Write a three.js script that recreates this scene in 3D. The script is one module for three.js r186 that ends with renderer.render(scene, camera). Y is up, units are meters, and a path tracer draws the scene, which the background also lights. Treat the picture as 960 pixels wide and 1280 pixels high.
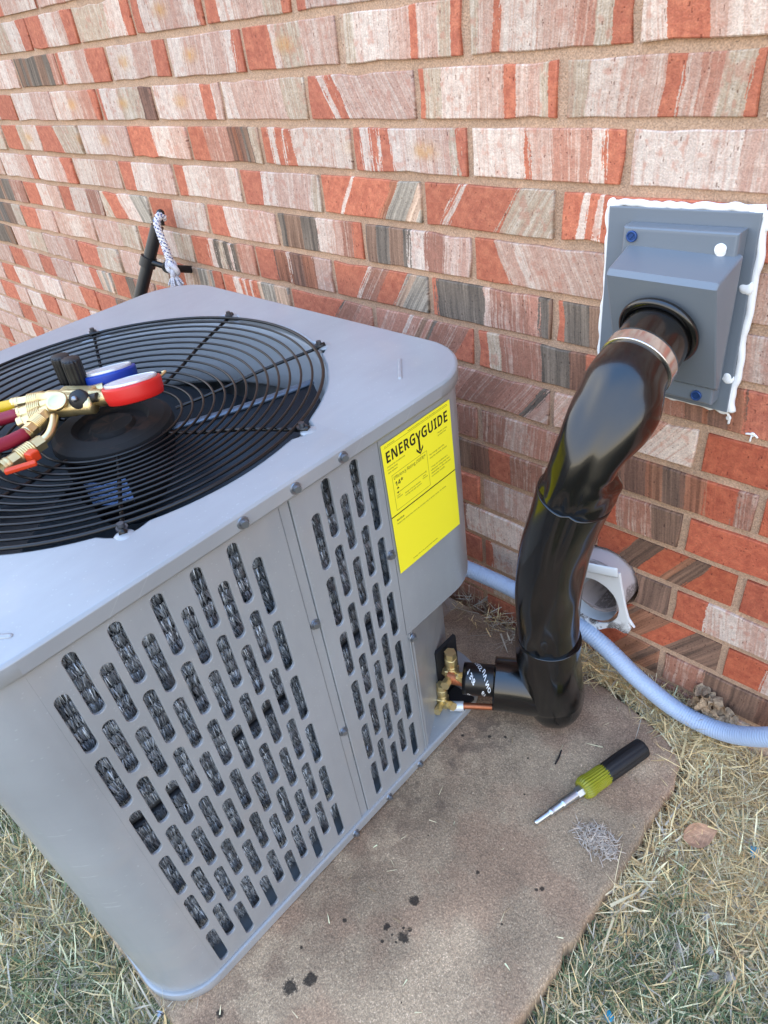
import * as THREE from 'three';
import { mergeGeometries, toCreasedNormals } from 'three/addons/utils/BufferGeometryUtils.js';
import { RoundedBoxGeometry } from 'three/addons/geometries/RoundedBoxGeometry.js';
import { Brush, Evaluator, SUBTRACTION } from 'three-bvh-csg';

// ------------------------------------------------------------------ camera, sky, sun, exposure
const scene = new THREE.Scene();
const camera = new THREE.PerspectiveCamera(72.95, 3 / 4, 0.02, 300);
camera.position.set(0.307, 0.9687, 0.80);
camera.up.set(-0.3378, 0.8031, -0.4909);
camera.lookAt(0.307 - 0.600, 0.9687 - 0.5855, 0.80 - 0.5451);
camera.updateMatrixWorld();

const renderer = new THREE.WebGLRenderer({ antialias: true });
renderer.toneMapping = THREE.LinearToneMapping;
renderer.toneMappingExposure = 2.65;
renderer.shadowMap.enabled = true;

const SUN = new THREE.Vector3(-2.2, 5.6, -4.6).normalize();      // behind the house: the yard here is in open shade
function vnoise(x, y, s) {
  const xi = Math.floor(x), yi = Math.floor(y), fx = x - xi, fy = y - yi;
  const h = (a, b) => { let n = Math.imul(a, 374761393) + Math.imul(b, 668265263) + Math.imul(s, 1274126177); n = Math.imul(n ^ (n >>> 13), 1103515245); return ((n ^ (n >>> 16)) >>> 0) / 4294967296; };
  const ux = fx * fx * (3 - 2 * fx), uy = fy * fy * (3 - 2 * fy);
  const a = h(xi, yi), b = h(xi + 1, yi), c = h(xi, yi + 1), d = h(xi + 1, yi + 1);
  return a + (b - a) * ux + (c - a) * uy + (a - b - c + d) * ux * uy;
}
function fbm(x, y, s, o = 4) { let v = 0, a = 0.5, t = 0; for (let i = 0; i < o; i++) { v += a * vnoise(x, y, s + i * 17); t += a; a *= 0.5; x *= 2.03; y *= 2.03; } return v / t; }
function rng(seed) { let a = seed >>> 0; return () => { a = (a + 0x6D2B79F5) >>> 0; let t = Math.imul(a ^ (a >>> 15), a | 1); t ^= t + Math.imul(t ^ (t >>> 7), t | 61); return ((t ^ (t >>> 14)) >>> 0) / 4294967296; }; }
const clamp = (v, a, b) => Math.max(a, Math.min(b, v));
const lerp = (a, b, t) => a + (b - a) * t;
const sstep = (a, b, x) => { const t = clamp((x - a) / (b - a), 0, 1); return t * t * (3 - 2 * t); };

const skyTex = (() => {
  const W = 512, H = 256, d = new Float32Array(W * H * 4);
  for (let j = 0; j < H; j++) for (let i = 0; i < W; i++) {
    const el = ((j + 0.5) / H - 0.5) * Math.PI, az = ((i + 0.5) / W - 0.5) * 2 * Math.PI;
    const dx = Math.cos(el) * Math.cos(az), dy = Math.sin(el), dz = Math.cos(el) * Math.sin(az);
    const t = Math.pow(clamp(dy, 0, 1), 0.44);
    let r = lerp(1.80, 0.36, t), g = lerp(1.50, 0.69, t), b = lerp(0.93, 1.30, t);
    const c = sstep(0.52, 0.80, fbm(dx / (dy + 0.35) * 1.3 + 7, dz / (dy + 0.35) * 1.3 + 3, 5, 5)) * sstep(0.02, 0.2, dy) * 0.12;   // thin cloud
    r = lerp(r, 1.5, c); g = lerp(g, 1.5, c); b = lerp(b, 1.5, c);
    const s = Math.pow(clamp(dx * SUN.x + dy * SUN.y + dz * SUN.z, 0, 1), 12) * 0.9;
    r += s; g += s * 0.95; b += s * 0.85;
    if (dy < 0) { r = 0.30; g = 0.27; b = 0.20; }
    const k = (j * W + i) * 4; d[k] = r; d[k + 1] = g; d[k + 2] = b; d[k + 3] = 1;
  }
  const t = new THREE.DataTexture(d, W, H, THREE.RGBAFormat, THREE.FloatType);
  t.mapping = THREE.EquirectangularReflectionMapping; t.magFilter = t.minFilter = THREE.LinearFilter; t.needsUpdate = true;
  return t;
})();
scene.background = skyTex; scene.environment = skyTex;

const sun = new THREE.DirectionalLight(new THREE.Color(1, 0.95, 0.86), 3.2);
sun.position.copy(SUN).multiplyScalar(12); sun.castShadow = true;
sun.shadow.mapSize.set(2048, 2048);
Object.assign(sun.shadow.camera, { left: -8, right: 8, top: 8, bottom: -8, near: 0.5, far: 40 });
scene.add(sun);

// ------------------------------------------------------------------ helpers
const used = {};
function numbered(n) { const k = used[n] || 0; used[n] = k + 1; return k ? n + '_' + String(k).padStart(3, '0') : n; }
function mesh(name, geo, mat, parent) {
  const m = new THREE.Mesh(geo, mat); m.name = parent ? name : numbered(name);
  m.castShadow = m.receiveShadow = true; (parent || scene).add(m); return m;
}
function tag(o, label, category, group) { o.userData.label = label; o.userData.category = category; if (group) o.userData.group = group; return o; }
function thing(name, label, category, pos = [0, 0, 0]) { const g = new THREE.Group(); g.name = numbered(name); g.position.set(...pos); scene.add(g); return tag(g, label, category); }
const V = (x, y, z) => new THREE.Vector3(x, y, z);
const flat = (g) => { g = g.index ? g.toNonIndexed() : g; for (const k of Object.keys(g.attributes)) if (!['position', 'normal', 'uv'].includes(k)) g.deleteAttribute(k); return g; };
const merge = (list) => mergeGeometries(list.map(flat));
function canvasTex(w, h, draw) {
  const c = document.createElement('canvas'); c.width = w; c.height = h; draw(c.getContext('2d'), w, h);
  const t = new THREE.CanvasTexture(c); t.colorSpace = THREE.SRGBColorSpace; t.anisotropy = 8; return t;
}
function dataTex(w, h, fn, srgb = true) {
  const d = new Uint8Array(w * h * 4);
  for (let j = 0; j < h; j++) for (let i = 0; i < w; i++) { const c = fn(i, j); const k = (j * w + i) * 4; d[k] = clamp(c[0], 0, 255); d[k + 1] = clamp(c[1], 0, 255); d[k + 2] = clamp(c[2], 0, 255); d[k + 3] = 255; }
  const t = new THREE.DataTexture(d, w, h, THREE.RGBAFormat);
  t.magFilter = THREE.LinearFilter; t.minFilter = THREE.LinearMipmapLinearFilter; t.generateMipmaps = true; t.wrapS = t.wrapT = THREE.RepeatWrapping; t.anisotropy = 8;
  if (srgb) t.colorSpace = THREE.SRGBColorSpace; t.needsUpdate = true; return t;
}
// a tube swept along points; r may be a number or a function (t, angle) -> radius
function sweep(pts, r, seg = 60, rad = 20, caps = true, sx = 1) {
  const curve = new THREE.CatmullRomCurve3(pts.map((p) => Array.isArray(p) ? V(...p) : p), false, 'centripetal');
  const F = curve.computeFrenetFrames(seg, false), len = curve.getLength();
  const pos = [], uv = [], idx = [];
  for (let i = 0; i <= seg; i++) {
    const t = i / seg, p = curve.getPointAt(t);
    for (let j = 0; j <= rad; j++) {
      const a = j / rad * 2 * Math.PI, R = typeof r === 'function' ? r(t, a, p, F.normals[i].clone().multiplyScalar(Math.cos(a)).addScaledVector(F.binormals[i], Math.sin(a)), F.tangents[i]) : r;
      const q = p.clone().addScaledVector(F.normals[i], Math.cos(a) * R * sx).addScaledVector(F.binormals[i], Math.sin(a) * R);
      pos.push(q.x, q.y, q.z); uv.push(j / rad, t * len);
    }
  }
  for (let i = 0; i < seg; i++) for (let j = 0; j < rad; j++) { const a = i * (rad + 1) + j, b = a + rad + 1; idx.push(a, a + 1, b, b, a + 1, b + 1); }
  if (caps) for (const [i, s] of [[0, 1], [seg, -1]]) {
    const p = curve.getPointAt(i / seg), c = pos.length / 3; pos.push(p.x, p.y, p.z); uv.push(0.5, 0);
    for (let j = 0; j < rad; j++) { const a = i * (rad + 1) + j; s > 0 ? idx.push(c, a + 1, a) : idx.push(c, a, a + 1); }
  }
  const g = new THREE.BufferGeometry();
  g.setAttribute('position', new THREE.Float32BufferAttribute(pos, 3)); g.setAttribute('uv', new THREE.Float32BufferAttribute(uv, 2)); g.setIndex(idx);
  g.computeVertexNormals();
  // weld normals across the seam
  const n = g.attributes.normal;
  for (let i = 0; i <= seg; i++) { const a = i * (rad + 1), b = a + rad; const x = n.getX(a) + n.getX(b), y = n.getY(a) + n.getY(b), z = n.getZ(a) + n.getZ(b), l = Math.hypot(x, y, z) || 1; n.setXYZ(a, x / l, y / l, z / l); n.setXYZ(b, x / l, y / l, z / l); }
  return g;
}
// a cylinder or cone between two points
function rod(a, b, r0, r1 = r0, n = 16) {
  a = V(...a); b = V(...b); const d = b.clone().sub(a), g = new THREE.CylinderGeometry(r1, r0, d.length(), n);
  g.applyQuaternion(new THREE.Quaternion().setFromUnitVectors(V(0, 1, 0), d.clone().normalize()));
  const m = a.add(b).multiplyScalar(0.5); return g.translate(m.x, m.y, m.z);
}
// a turned part: profile of [along, radius] pairs placed from a towards b
function turned(a, b, prof, n = 20) {
  a = V(...a); b = V(...b); const d = b.clone().sub(a).normalize();
  const g = new THREE.LatheGeometry(prof.map(([h, r]) => new THREE.Vector2(Math.max(r, 1e-5), h)), n);
  g.applyQuaternion(new THREE.Quaternion().setFromUnitVectors(V(0, 1, 0), d)); return g.translate(a.x, a.y, a.z);
}
// smooth the rounded edges of an extruded shape and keep its broad faces flat
function crease(g, ang) {
  g = toCreasedNormals(g, ang); const p = g.attributes.position, n = g.attributes.normal, a = V(), b = V(), c = V();
  for (let i = 0; i < p.count; i += 3) { a.fromBufferAttribute(p, i); b.fromBufferAttribute(p, i + 1).sub(a); c.fromBufferAttribute(p, i + 2).sub(a); b.cross(c); if (b.lengthSq() < 1e-18) continue; b.normalize(); if (Math.max(Math.abs(b.x), Math.abs(b.y), Math.abs(b.z)) > 0.9995) for (let k = 0; k < 3; k++) n.setXYZ(i + k, b.x, b.y, b.z); }
  return g;
}
const std = (o) => new THREE.MeshStandardMaterial(o);
const phys = (o) => new THREE.MeshPhysicalMaterial(o);

// ------------------------------------------------------------------ brick wall
// one cell of the atlas per brick in view: bands of fired colour, scored by the wire, with pits
const PAL = { R: [187, 110, 83], S: [182, 94, 65], r: [180, 126, 104], p: [193, 157, 138], w: [209, 186, 169], t: [182, 160, 136], k: [154, 106, 86], D: [112, 99, 86], E: [122, 94, 77], b: [128, 92, 74], g: [160, 148, 132] };  // S: the red R with the lower right's dimmer light put into its colour
// colour and share of each band from left to right; / or \ leans the bands, o adds an ochre stain
const COURSES = {
  0: [-5, 'p40 r20 w40', 'r30 p70', 'R20 p40 w40', 'p60 w40', 'p50 R10 w40', 'p40 w30 R10 p20', 'w60 p40', 'p40 w60'],
  1: [-7, 'p60 R40', 'R15 t35 w30 R20', 'R35 w30 p15 R20', 't60 w28 R12', 'R12 w25 o p40 w15 R8', 'R16 w18 p36 t20 R10', 'R10 p30 w40 p20', 'p60 w40', 'p70 r30'],
  2: [-7, 'p60 w20 p20', 'D85 r15', 'R8 w32 p25 R35', 'w20 o w25 p35 R20', 'w25 o p55 w10 R10', 'R32 w8 o t25 p35', 't12 w30 p18 R6 p16 t10 R8', 't6 p10 R5 w24 p22 r12 t10 R11', 'w12 R20 p8 w60', 'w100'],
  3: [-8, 'R60 p40', 'p50 R50', 'w50 p50', 'w40 o p25 r25 R10', 'R6 w34 o t40 b20', 'w35 o p40 R15 p10', 'w15 p60 t25', 'R18 w6 R8 w4 p40 p24 \\', 'R5 t14 w22 p24 R8 p16 t6 R5', 't12 w18 p24 R9 p8 r10 t13 R6', 'w80 p20'],
  4: [-8, 'R60 t40', 'R45 t20 o w35', 'R50 t50 o \\', 'w45 o p55', 'R45 w30 p25', 'R25 r35 b20 D10 t10', 'R10 w8 R8 w3 R8 w63 o', 'R8 w9 R5 w3 R10 w25 o p28 t6 R6', 'w38 R3 p16 r24 w8 R11', 'w55 p22 r23', 'p100'],
  5: [-8, 'w50 p50', 'w50 p35 R15', 'w45 p30 R25', 'w50 p50', 'R25 w45 p30', 'R16 w40 p28 w16', 'R28 w17 p45 t10', 'R26 w3 R37 b6 g28 /', 'R22 w5 R40 t33 /', 'R12 w5 R6 w3 R74', 'R100'],
  6: [-9, 'D60 R40', 'D60 k40', 'R40 w30 p30', 'R28 w40 k32', 't15 R30 w30 g25 \\', 'R42 w58', 'R28 w22 p50', 'D48 w20 p10 k12 R10', 'D44 w16 k18 p22', 'R22 p14 w6 p58 \\', 'R30 p70'],
  7: [-9, 'R40 p60', 'D75 t25', 'R50 p50', 'p40 w30 p30', 'p60 t40', 'R40 w30 t30', 'R28 w10 D8 t8 D8 w4 D10 r24', 'R26 b18 w3 b33 p20', 'R32 w3 k18 R20 g27 /', 'R4 D42 p6 k30 r8 D10', 'R5 D80 R15', 'p50 R50', 'R100'],
  8: [-11, 'p60 R40', 'D40 R60', 'R25 D75', 'p50 t50', 'p70 r30', 'R50 t50', 'p60 t40', 'R30 w15 g40 R15', 'R18 w10 R5 w4 R6 w4 R10 g43', 'R58 D3 k20 r19 /', 'r30 w4 r10 D5 r5 D4 k30 R12 /', 'R9 t10 k34 D22 b12 R13', 'R22 k26 b34 R18', 'R100'],
  9: [-10, 'p100', 'R30 p70', 'R50 p50', 'R40 p60', 'p50 R20 g30', 'R35 D20 k45', 'R100', 'R50 p50', 'p60 R40', 'p40 r60', 'r25 k35 r25 D5 p10 /', 'p18 R10 k12 D8 r24 w28 /', 'R100', 'R100'],
  10: [-11, 'p40 R60', 'w50 p50', 'R50 w50', 'p40 w60', 'p60 R40', 'R50 D50', 'p100', 'k60 R40', 'R60 p40', 'p40 R60', 'R50 k50', 'k22 p20 r36 k22', 'b35 D20 b15 R18 k12', 'R100'],
  11: [-11, 'R40 p60', 'p100', 'R60 p40', 'w50 R50', 'p50 R50', 'w60 p40', 'R50 t50', 'p100', 'R100', 'D100', 'D60 k40', 'D30 b18 R20 k32', 'D36 R18 k26 D20', 'R82 p18 /'],
  12: [-11, 'p60 R40', 'w50 p50', 'R50 p50', 'p100', 'D50 R50', 'R40 p60', 'p100', 'R50 k50', 'p100', 'R60 D40', 'k60 R40', 'p55 r30 p15', 'R22 D20 R16 D16 R26 /', 'R100'],
  13: [-11, 'R50 p50', 'p100', 'w60 R40', 'p50 R50', 'R100', 'p100', 'D50 k50', 'p100', 'R50 k50', 'w100', 'R30 k70', 'k22 w60 R18', 'k40 R20 D40', 'R22 w22 p20 w14 p22'],
  14: [-11, 'p60 R40', 'p100', 'R50 p50', 'p100', 'R50 k50', 'p100', 'k100', 'R100', 'p100', 'k50 R50', 'R100', 'R8 w62 R30', 'R22 D30 R18 D30 /', 'R26 w30 k44'],
  15: [-11, 'p100', 'R50 p50', 'p100', 'p100', 'R100', 'k100', 'p100', 'R50 p50', 'k100', 'R100', 'p100', 'r50 t50', 'R22 D16 R26 D36 /', 'k30 D40 b30'],
  16: [-11, 'p100', 'R50 p50', 'p100', 'R100', 'p100', 'R50 p50', 'k100', 'R100', 'p100', 'k100', 't60 k40', 'R40 k60', 'b50 k50', 't100'],
};
const H = 0.0677, L = 0.2196, TOP = 1.04, JOINT = 0.0112;
const CW = 256, CH = 73, ACOLS = 8, AROWS = 28;
const atlas = new Uint8Array(2048 * 2048 * 4), atlasB = new Uint8Array(2048 * 2048 * 4);
let cell = 0;
function paintCell(spec, seed, depthRow) {
  const k = cell++ % (ACOLS * AROWS), ox = (k % ACOLS) * CW, oy = Math.floor(k / ACOLS) * CH, R = rng(seed);
  let lean = (R() - 0.5) * 0.28, ochre = -1; const bands = []; let at = 0;
  for (const tok of spec.split(' ')) {
    if (tok === '/') lean = 0.55 + R() * 0.2; else if (tok === '\\') lean = -0.4 - R() * 0.2; else if (tok === 'o') ochre = at;
    else { const w = parseInt(tok.slice(1)) / 100; bands.push([tok[0], at, at + w]); at += w; }
  }
  const soft = R() < 0.25 ? 0.008 : 0.025 + R() * 0.05, tone = 0.93 + R() * 0.12, warm = (R() - 0.5) * 10;
  const pits = []; for (let i = 0; i < 46; i++) pits.push([R() * CW, R() * CH, 0.6 + R() * R() * 3.2, 0.4 + R() * 0.6]);
  for (let j = 0; j < CH; j++) for (let i = 0; i < CW; i++) {
    const yy = (j / CH - 0.5), jit = (vnoise(j * 0.05, 3, seed) - 0.5) * 0.006;
    let x = (i / CW) + lean * -yy * 0.33 * (CH / CW) * 3.1 + jit + (vnoise(i * 0.02, j * 0.012, seed + 9) - 0.5) * 0.012 + (vnoise(i * 0.7, j * 0.35, seed + 8) - 0.5) * 0.005;
    const sx = x * CW, xb = x + (vnoise(sx * 0.5, j * 0.025, seed + 12) - 0.5) * soft + (vnoise(i * 0.9, j * 0.5, seed + 13) - 0.5) * soft * 0.25;
    let b = bands[0]; for (const q of bands) if (xb >= q[1]) b = q;
    const c = PAL[b[0]];
    const f1 = vnoise(sx * 0.55, j * 0.012, seed + 1), f2 = vnoise(sx * 0.16, j * 0.008, seed + 2), f3 = vnoise(sx * 0.045, 0.5, seed + 3), gr = vnoise(i * 0.8, j * 0.8, seed + 4), g2 = fbm(i * 0.12, j * 0.12, seed + 5, 3);
    let r, g, bl;
    if (b[0] === 'R' || b[0] === 'S') { const v = 1 + (g2 - 0.5) * 0.22 + (gr - 0.5) * 0.16 + (f1 - 0.5) * 0.06; r = c[0] * v; g = c[1] * v + (g2 - 0.5) * 14; bl = c[2] * v + (g2 - 0.5) * 10; }
    else if (b[0] === 'D' || b[0] === 'E' || b[0] === 'b' || b[0] === 'g') { const v = 1 + (f1 - 0.5) * 0.34 + (f2 - 0.5) * 0.35 + (gr - 0.5) * 0.2; r = c[0] * v + (f3 > 0.6 ? 26 : 0); g = c[1] * v + (f3 > 0.6 ? 8 : 0); bl = c[2] * v; }
    else {                                    // pale slurry over red body, combed into fine vertical lines
      const m = clamp((f1 - 0.5) * 1.25 + (f2 - 0.5) * 0.75 + (f3 - 0.5) * 0.5 + (g2 - 0.5) * 0.5 + 0.08, -0.7, 0.8);
      const hi = m > 0 ? [222, 208, 191] : [184, 132, 110], a = Math.abs(m) * (b[0] === 'w' ? 0.75 : 0.7);
      r = lerp(c[0], hi[0], a); g = lerp(c[1], hi[1], a); bl = lerp(c[2], hi[2], a);
      const v = 1 + (gr - 0.5) * 0.20 + (g2 - 0.5) * 0.10; r *= v; g *= v; bl *= v;
      const worn = sstep(0.60, 0.80, fbm(i * 0.1, j * 0.07, seed + 6, 3)) * 0.45; r = lerp(r, 190, worn); g = lerp(g, 130, worn); bl = lerp(bl, 108, worn);
    }
    if (ochre >= 0) { const e = Math.exp(-(((x - ochre - 0.06) / 0.09) ** 2) - ((yy - 0.02) / 0.17) ** 2) * (0.35 + 0.8 * vnoise(sx * 0.25, j * 0.1, seed + 7)); r = lerp(r, 205, e * 0.75); g = lerp(g, 150, e * 0.75); bl = lerp(bl, 88, e * 0.75); }
    let bump = 150 + (f1 - 0.5) * 80 + (gr - 0.5) * 110 + (g2 - 0.5) * 60;
    for (const p of pits) { const dx = Math.abs(i - p[0] - (j - p[1]) * lean * 0.3), dy = Math.abs(j - p[1]); if (dx < p[3] && dy < p[2]) { r *= 0.74; g *= 0.69; bl *= 0.67; bump -= 100; } }
    const o = ((oy + j) * 2048 + ox + i) * 4, dk = tone * depthRow;
    atlas[o] = clamp(r * dk + warm * 0.4, 0, 255); atlas[o + 1] = clamp(g * dk, 0, 255); atlas[o + 2] = clamp(bl * dk - warm * 0.4, 0, 255); atlas[o + 3] = 255;
    atlasB[o] = atlasB[o + 1] = atlasB[o + 2] = clamp(bump, 0, 255); atlasB[o + 3] = 255;
  }
  return [ox / 2048, oy / 2048, CW / 2048, CH / 2048];
}
// a fired brick: uneven outline, small worn edge, returns into the joint
function brickGeo(x0, x1, y0, y1, z, cellUV, seed) {
  const R = rng(seed), per = [];
  const nx = 6, j = () => (R() - 0.5) * 0.0018 - (R() > 0.88 ? 0.0024 : 0);
  for (let i = 0; i < nx; i++) per.push([lerp(x0, x1, i / nx), y0 - j()]);
  for (let i = 0; i < 2; i++) per.push([x1 + j(), lerp(y0, y1, i / 2)]);
  for (let i = 0; i < nx; i++) per.push([lerp(x1, x0, i / nx), y1 + j()]);
  for (let i = 0; i < 2; i++) per.push([x0 - j(), lerp(y1, y0, i / 2)]);
  const cx = (x0 + x1) / 2, cy = (y0 + y1) / 2, e = 0.0013, P = [], U = [], I = [], n = per.length;
  const uvOf = (x, y) => [cellUV[0] + clamp((x - x0) / (x1 - x0), 0.01, 0.99) * cellUV[2], cellUV[1] + clamp((y - y0) / (y1 - y0), 0.02, 0.98) * cellUV[3]];
  const ring = (inset, zz) => { const s = P.length / 3; for (const [x, y] of per) { const X = x + Math.sign(cx - x) * Math.min(inset, Math.abs(cx - x)), Y = y + Math.sign(cy - y) * Math.min(inset, Math.abs(cy - y)); P.push(X, Y, zz); U.push(...uvOf(X, Y)); } return s; };
  const a = ring(e, z), a2 = ring(e, z), b = ring(0, z - e), b2 = ring(0, z - e), c = ring(0, z - 0.02);
  P.push(cx, cy, z); U.push(...uvOf(cx, cy)); const m = P.length / 3 - 1;
  for (let i = 0; i < n; i++) { const k = (i + 1) % n; I.push(m, a + i, a + k, a2 + i, b + i, b + k, a2 + i, b + k, a2 + k, b2 + i, c + i, c + k, b2 + i, c + k, b2 + k); }
  const g = new THREE.BufferGeometry(); g.setAttribute('position', new THREE.Float32BufferAttribute(P, 3)); g.setAttribute('uv', new THREE.Float32BufferAttribute(U, 2)); g.setIndex(I); g.computeVertexNormals();
  return g;
}
const wall = thing('brick_wall', 'streaked red, white and brown brick house wall with sandy mortar joints', 'wall');
const atlasTex = new THREE.DataTexture(atlas, 2048, 2048, THREE.RGBAFormat), atlasBump = new THREE.DataTexture(atlasB, 2048, 2048, THREE.RGBAFormat);
const brickMat = std({ map: atlasTex, bumpMap: atlasBump, bumpScale: 0.0011, roughness: 0.9 });
// the mortar body with the hole for the drain stub
const HOLE = V(-0.071, 0.190, 0);
{
  const s = new THREE.Shape(); s.moveTo(-7, -0.3); s.lineTo(5, -0.3); s.lineTo(5, 2.9); s.lineTo(-7, 2.9); s.closePath();
  const h = new THREE.Path(); const R = rng(5); for (let i = 0; i <= 24; i++) { const a = i / 24 * 2 * Math.PI, r = 0.058 + (R() - 0.5) * 0.004; const x = HOLE.x + Math.cos(a) * r, y = HOLE.y + Math.sin(a) * r; i ? h.lineTo(x, y) : h.moveTo(x, y); } s.holes.push(h);
  const g = new THREE.ExtrudeGeometry(s, { depth: 0.12, bevelEnabled: false }); g.translate(0, 0, -0.1245);
  const mt = dataTex(512, 512, (i, j) => { const a = vnoise(i * 0.5, j * 0.5, 31), b = fbm(i / 64, j / 64, 32, 3), c = vnoise(i * 0.9, j * 0.9, 33); const v = 0.98 + (a - 0.5) * 0.24 + (b - 0.5) * 0.16; const dk = c > 0.93 ? 0.68 : 1; return [184 * v * dk, 152 * v * dk, 126 * v * dk]; });
  const mb = dataTex(512, 512, (i, j) => { const v = 128 + (vnoise(i * 0.45, j * 0.45, 35) - 0.5) * 150 + (fbm(i / 40, j / 40, 36, 3) - 0.5) * 110; return [v, v, v]; }, false);
  mt.repeat.set(3.2, 3.2); mb.repeat.set(3.2, 3.2);
  mesh('mortar', g, std({ map: mt, bumpMap: mb, bumpScale: 0.0012, roughness: 0.95 }), wall);
}
const shift = {};                        // measured irregularities of the head joints (metres)
const others = [];
const ev = new Evaluator(); ev.useGroups = false;
const holeCut = new Brush(new THREE.CylinderGeometry(0.0585, 0.0585, 0.2, 22).rotateX(Math.PI / 2).translate(HOLE.x, HOLE.y, 0)); holeCut.updateMatrixWorld();
for (let c = -27; c <= 19; c++) {
  const off = c & 1 ? -0.3994 : -0.3138, yT = TOP - (c - 1) * H - JOINT / 2, yB = TOP - c * H + JOINT / 2;
  const spec = COURSES[c];
  const R0 = rng(900 + c * 77);
  for (let n = -28; n < 23; n++) {
    const seed = ((c + 60) * 131 + (n + 50) * 7919) >>> 0, R = rng(seed);
    const x0 = off + n * L + JOINT / 2 + (R() - 0.5) * 0.003, x1 = off + (n + 1) * L - JOINT / 2 + (R() - 0.5) * 0.003, z = (R() - 0.5) * 0.0024 + (R() > 0.86 ? 0.0015 : 0);
    const dy0 = (R() - 0.5) * 0.0016, dy1 = (R() - 0.5) * 0.0016;
    if (spec && n >= spec[0] && n < spec[0] + spec.length - 1) {
      const uvc = paintCell(c > 8 && n > 0 ? spec[n - spec[0] + 1].replaceAll('R', 'S').replaceAll('D', 'E') : spec[n - spec[0] + 1], seed, 1);  // lower right bricks take the dimmer-lit red S and the browner E
      let g = brickGeo(x0, x1, yB + dy0, yT + dy1, z, uvc, seed);
      const mx = clamp(HOLE.x, x0, x1), my = clamp(HOLE.y, yB, yT);
      if (Math.hypot(mx - HOLE.x, my - HOLE.y) < 0.058) {
        const back = new THREE.BoxGeometry(x1 - x0, yT - yB, 0.018).translate((x0 + x1) / 2, (yB + yT) / 2, z - 0.0105);
        back.attributes.uv.array.set(new Float32Array(back.attributes.uv.count * 2).map((_, i) => i & 1 ? uvc[1] + uvc[3] * 0.5 : uvc[0] + uvc[2] * 0.4));
        { const p = back.attributes.position, u = back.attributes.uv; for (let i = 0; i < p.count; i++) u.setXY(i, uvc[0] + clamp((p.getX(i) - x0) / (x1 - x0), 0.01, 0.99) * uvc[2], uvc[1] + clamp((p.getY(i) - yB) / (yT - yB), 0.02, 0.98) * uvc[3]); }
        const br = new Brush(back); br.updateMatrixWorld(); g = ev.evaluate(br, holeCut, SUBTRACTION).geometry;
      }
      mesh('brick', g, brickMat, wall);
    } else if (x0 > -7 && x1 < 5 && yB > -0.3 && yT < 2.9) {
      const uvc = [((n + 40) % ACOLS) * CW / 2048, ((c + 60) % 12) * CH / 2048, CW / 2048, CH / 2048];
      const g = new THREE.BoxGeometry(x1 - x0, yT - yB, 0.02).translate((x0 + x1) / 2, (yB + yT) / 2, -0.01);
      const u = g.attributes.uv; for (let i = 0; i < u.count; i++) u.setXY(i, uvc[0] + (0.02 + 0.96 * u.getX(i)) * uvc[2], uvc[1] + (0.02 + 0.96 * u.getY(i)) * uvc[3]);
      others.push(g);
    }
  }
}
for (const t of [atlasTex, atlasBump]) { t.magFilter = THREE.LinearFilter; t.minFilter = THREE.LinearFilter; t.anisotropy = 8; t.needsUpdate = true; }
atlasTex.colorSpace = THREE.SRGBColorSpace;
mesh('brick_field', merge(others), brickMat, wall).userData.kind = 'stuff';

// ------------------------------------------------------------------ ground and slab
const GY = -0.05;
{
  const soil = dataTex(1024, 1024, (i, j) => { const a = fbm(i / 22, j / 22, 41, 5), b = vnoise(i * 0.7, j * 0.7, 42), c = fbm(i / 150, j / 150, 43, 3); const g = sstep(0.42, 0.62, c); const v = 0.72 + (a - 0.5) * 0.7 + (b - 0.5) * 0.4; return [lerp(146, 122, g) * v, lerp(120, 118, g) * v, lerp(92, 84, g) * v]; });
  soil.repeat.set(1.6, 1.6);
  const g = new THREE.PlaneGeometry(200, 200, 1, 1).rotateX(-Math.PI / 2).translate(0, GY, 60); const u = g.attributes.uv, p = g.attributes.position; for (let i = 0; i < u.count; i++) u.setXY(i, p.getX(i), p.getZ(i));
  const m = mesh('ground', g, std({ map: soil, bumpMap: soil, bumpScale: 0.006, roughness: 1 })); m.userData.kind = 'structure'; m.userData.label = 'bare brownish soil under the dry lawn';
}
const STAINS = [[-0.096, 0.699, 10], [-0.084, 0.676, 10], [-0.026, 0.564, 8], [-0.046, 0.521, 8], [-0.052, 0.569, 5.5], [-0.026, 0.552, 3], [-0.004, 0.437, 3.5], [-0.14, 0.776, 6], [-0.044, 0.586, 2.6], [-0.034, 0.556, 2.2], [-0.04, 0.572, 2.2], [-0.03, 0.575, 1.8], [-0.1, 0.60, 3], [-0.12, 0.66, 2.2], [-0.02, 0.30, 2], [-0.12, 0.25, 3], [-0.1, 0.235, 2.5], [0.02, 0.16, 3], [-0.05, 0.245, 2], [-0.155, 0.275, 3], [-0.04, 0.16, 4], [0.06, 0.47, 1.6], [0.02, 0.62, 1.5], [-0.02, 0.70, 1.6], [-0.09, 0.44, 1.6], [0.075, 0.40, 4], [0.07, 0.405, 3]];
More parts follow.
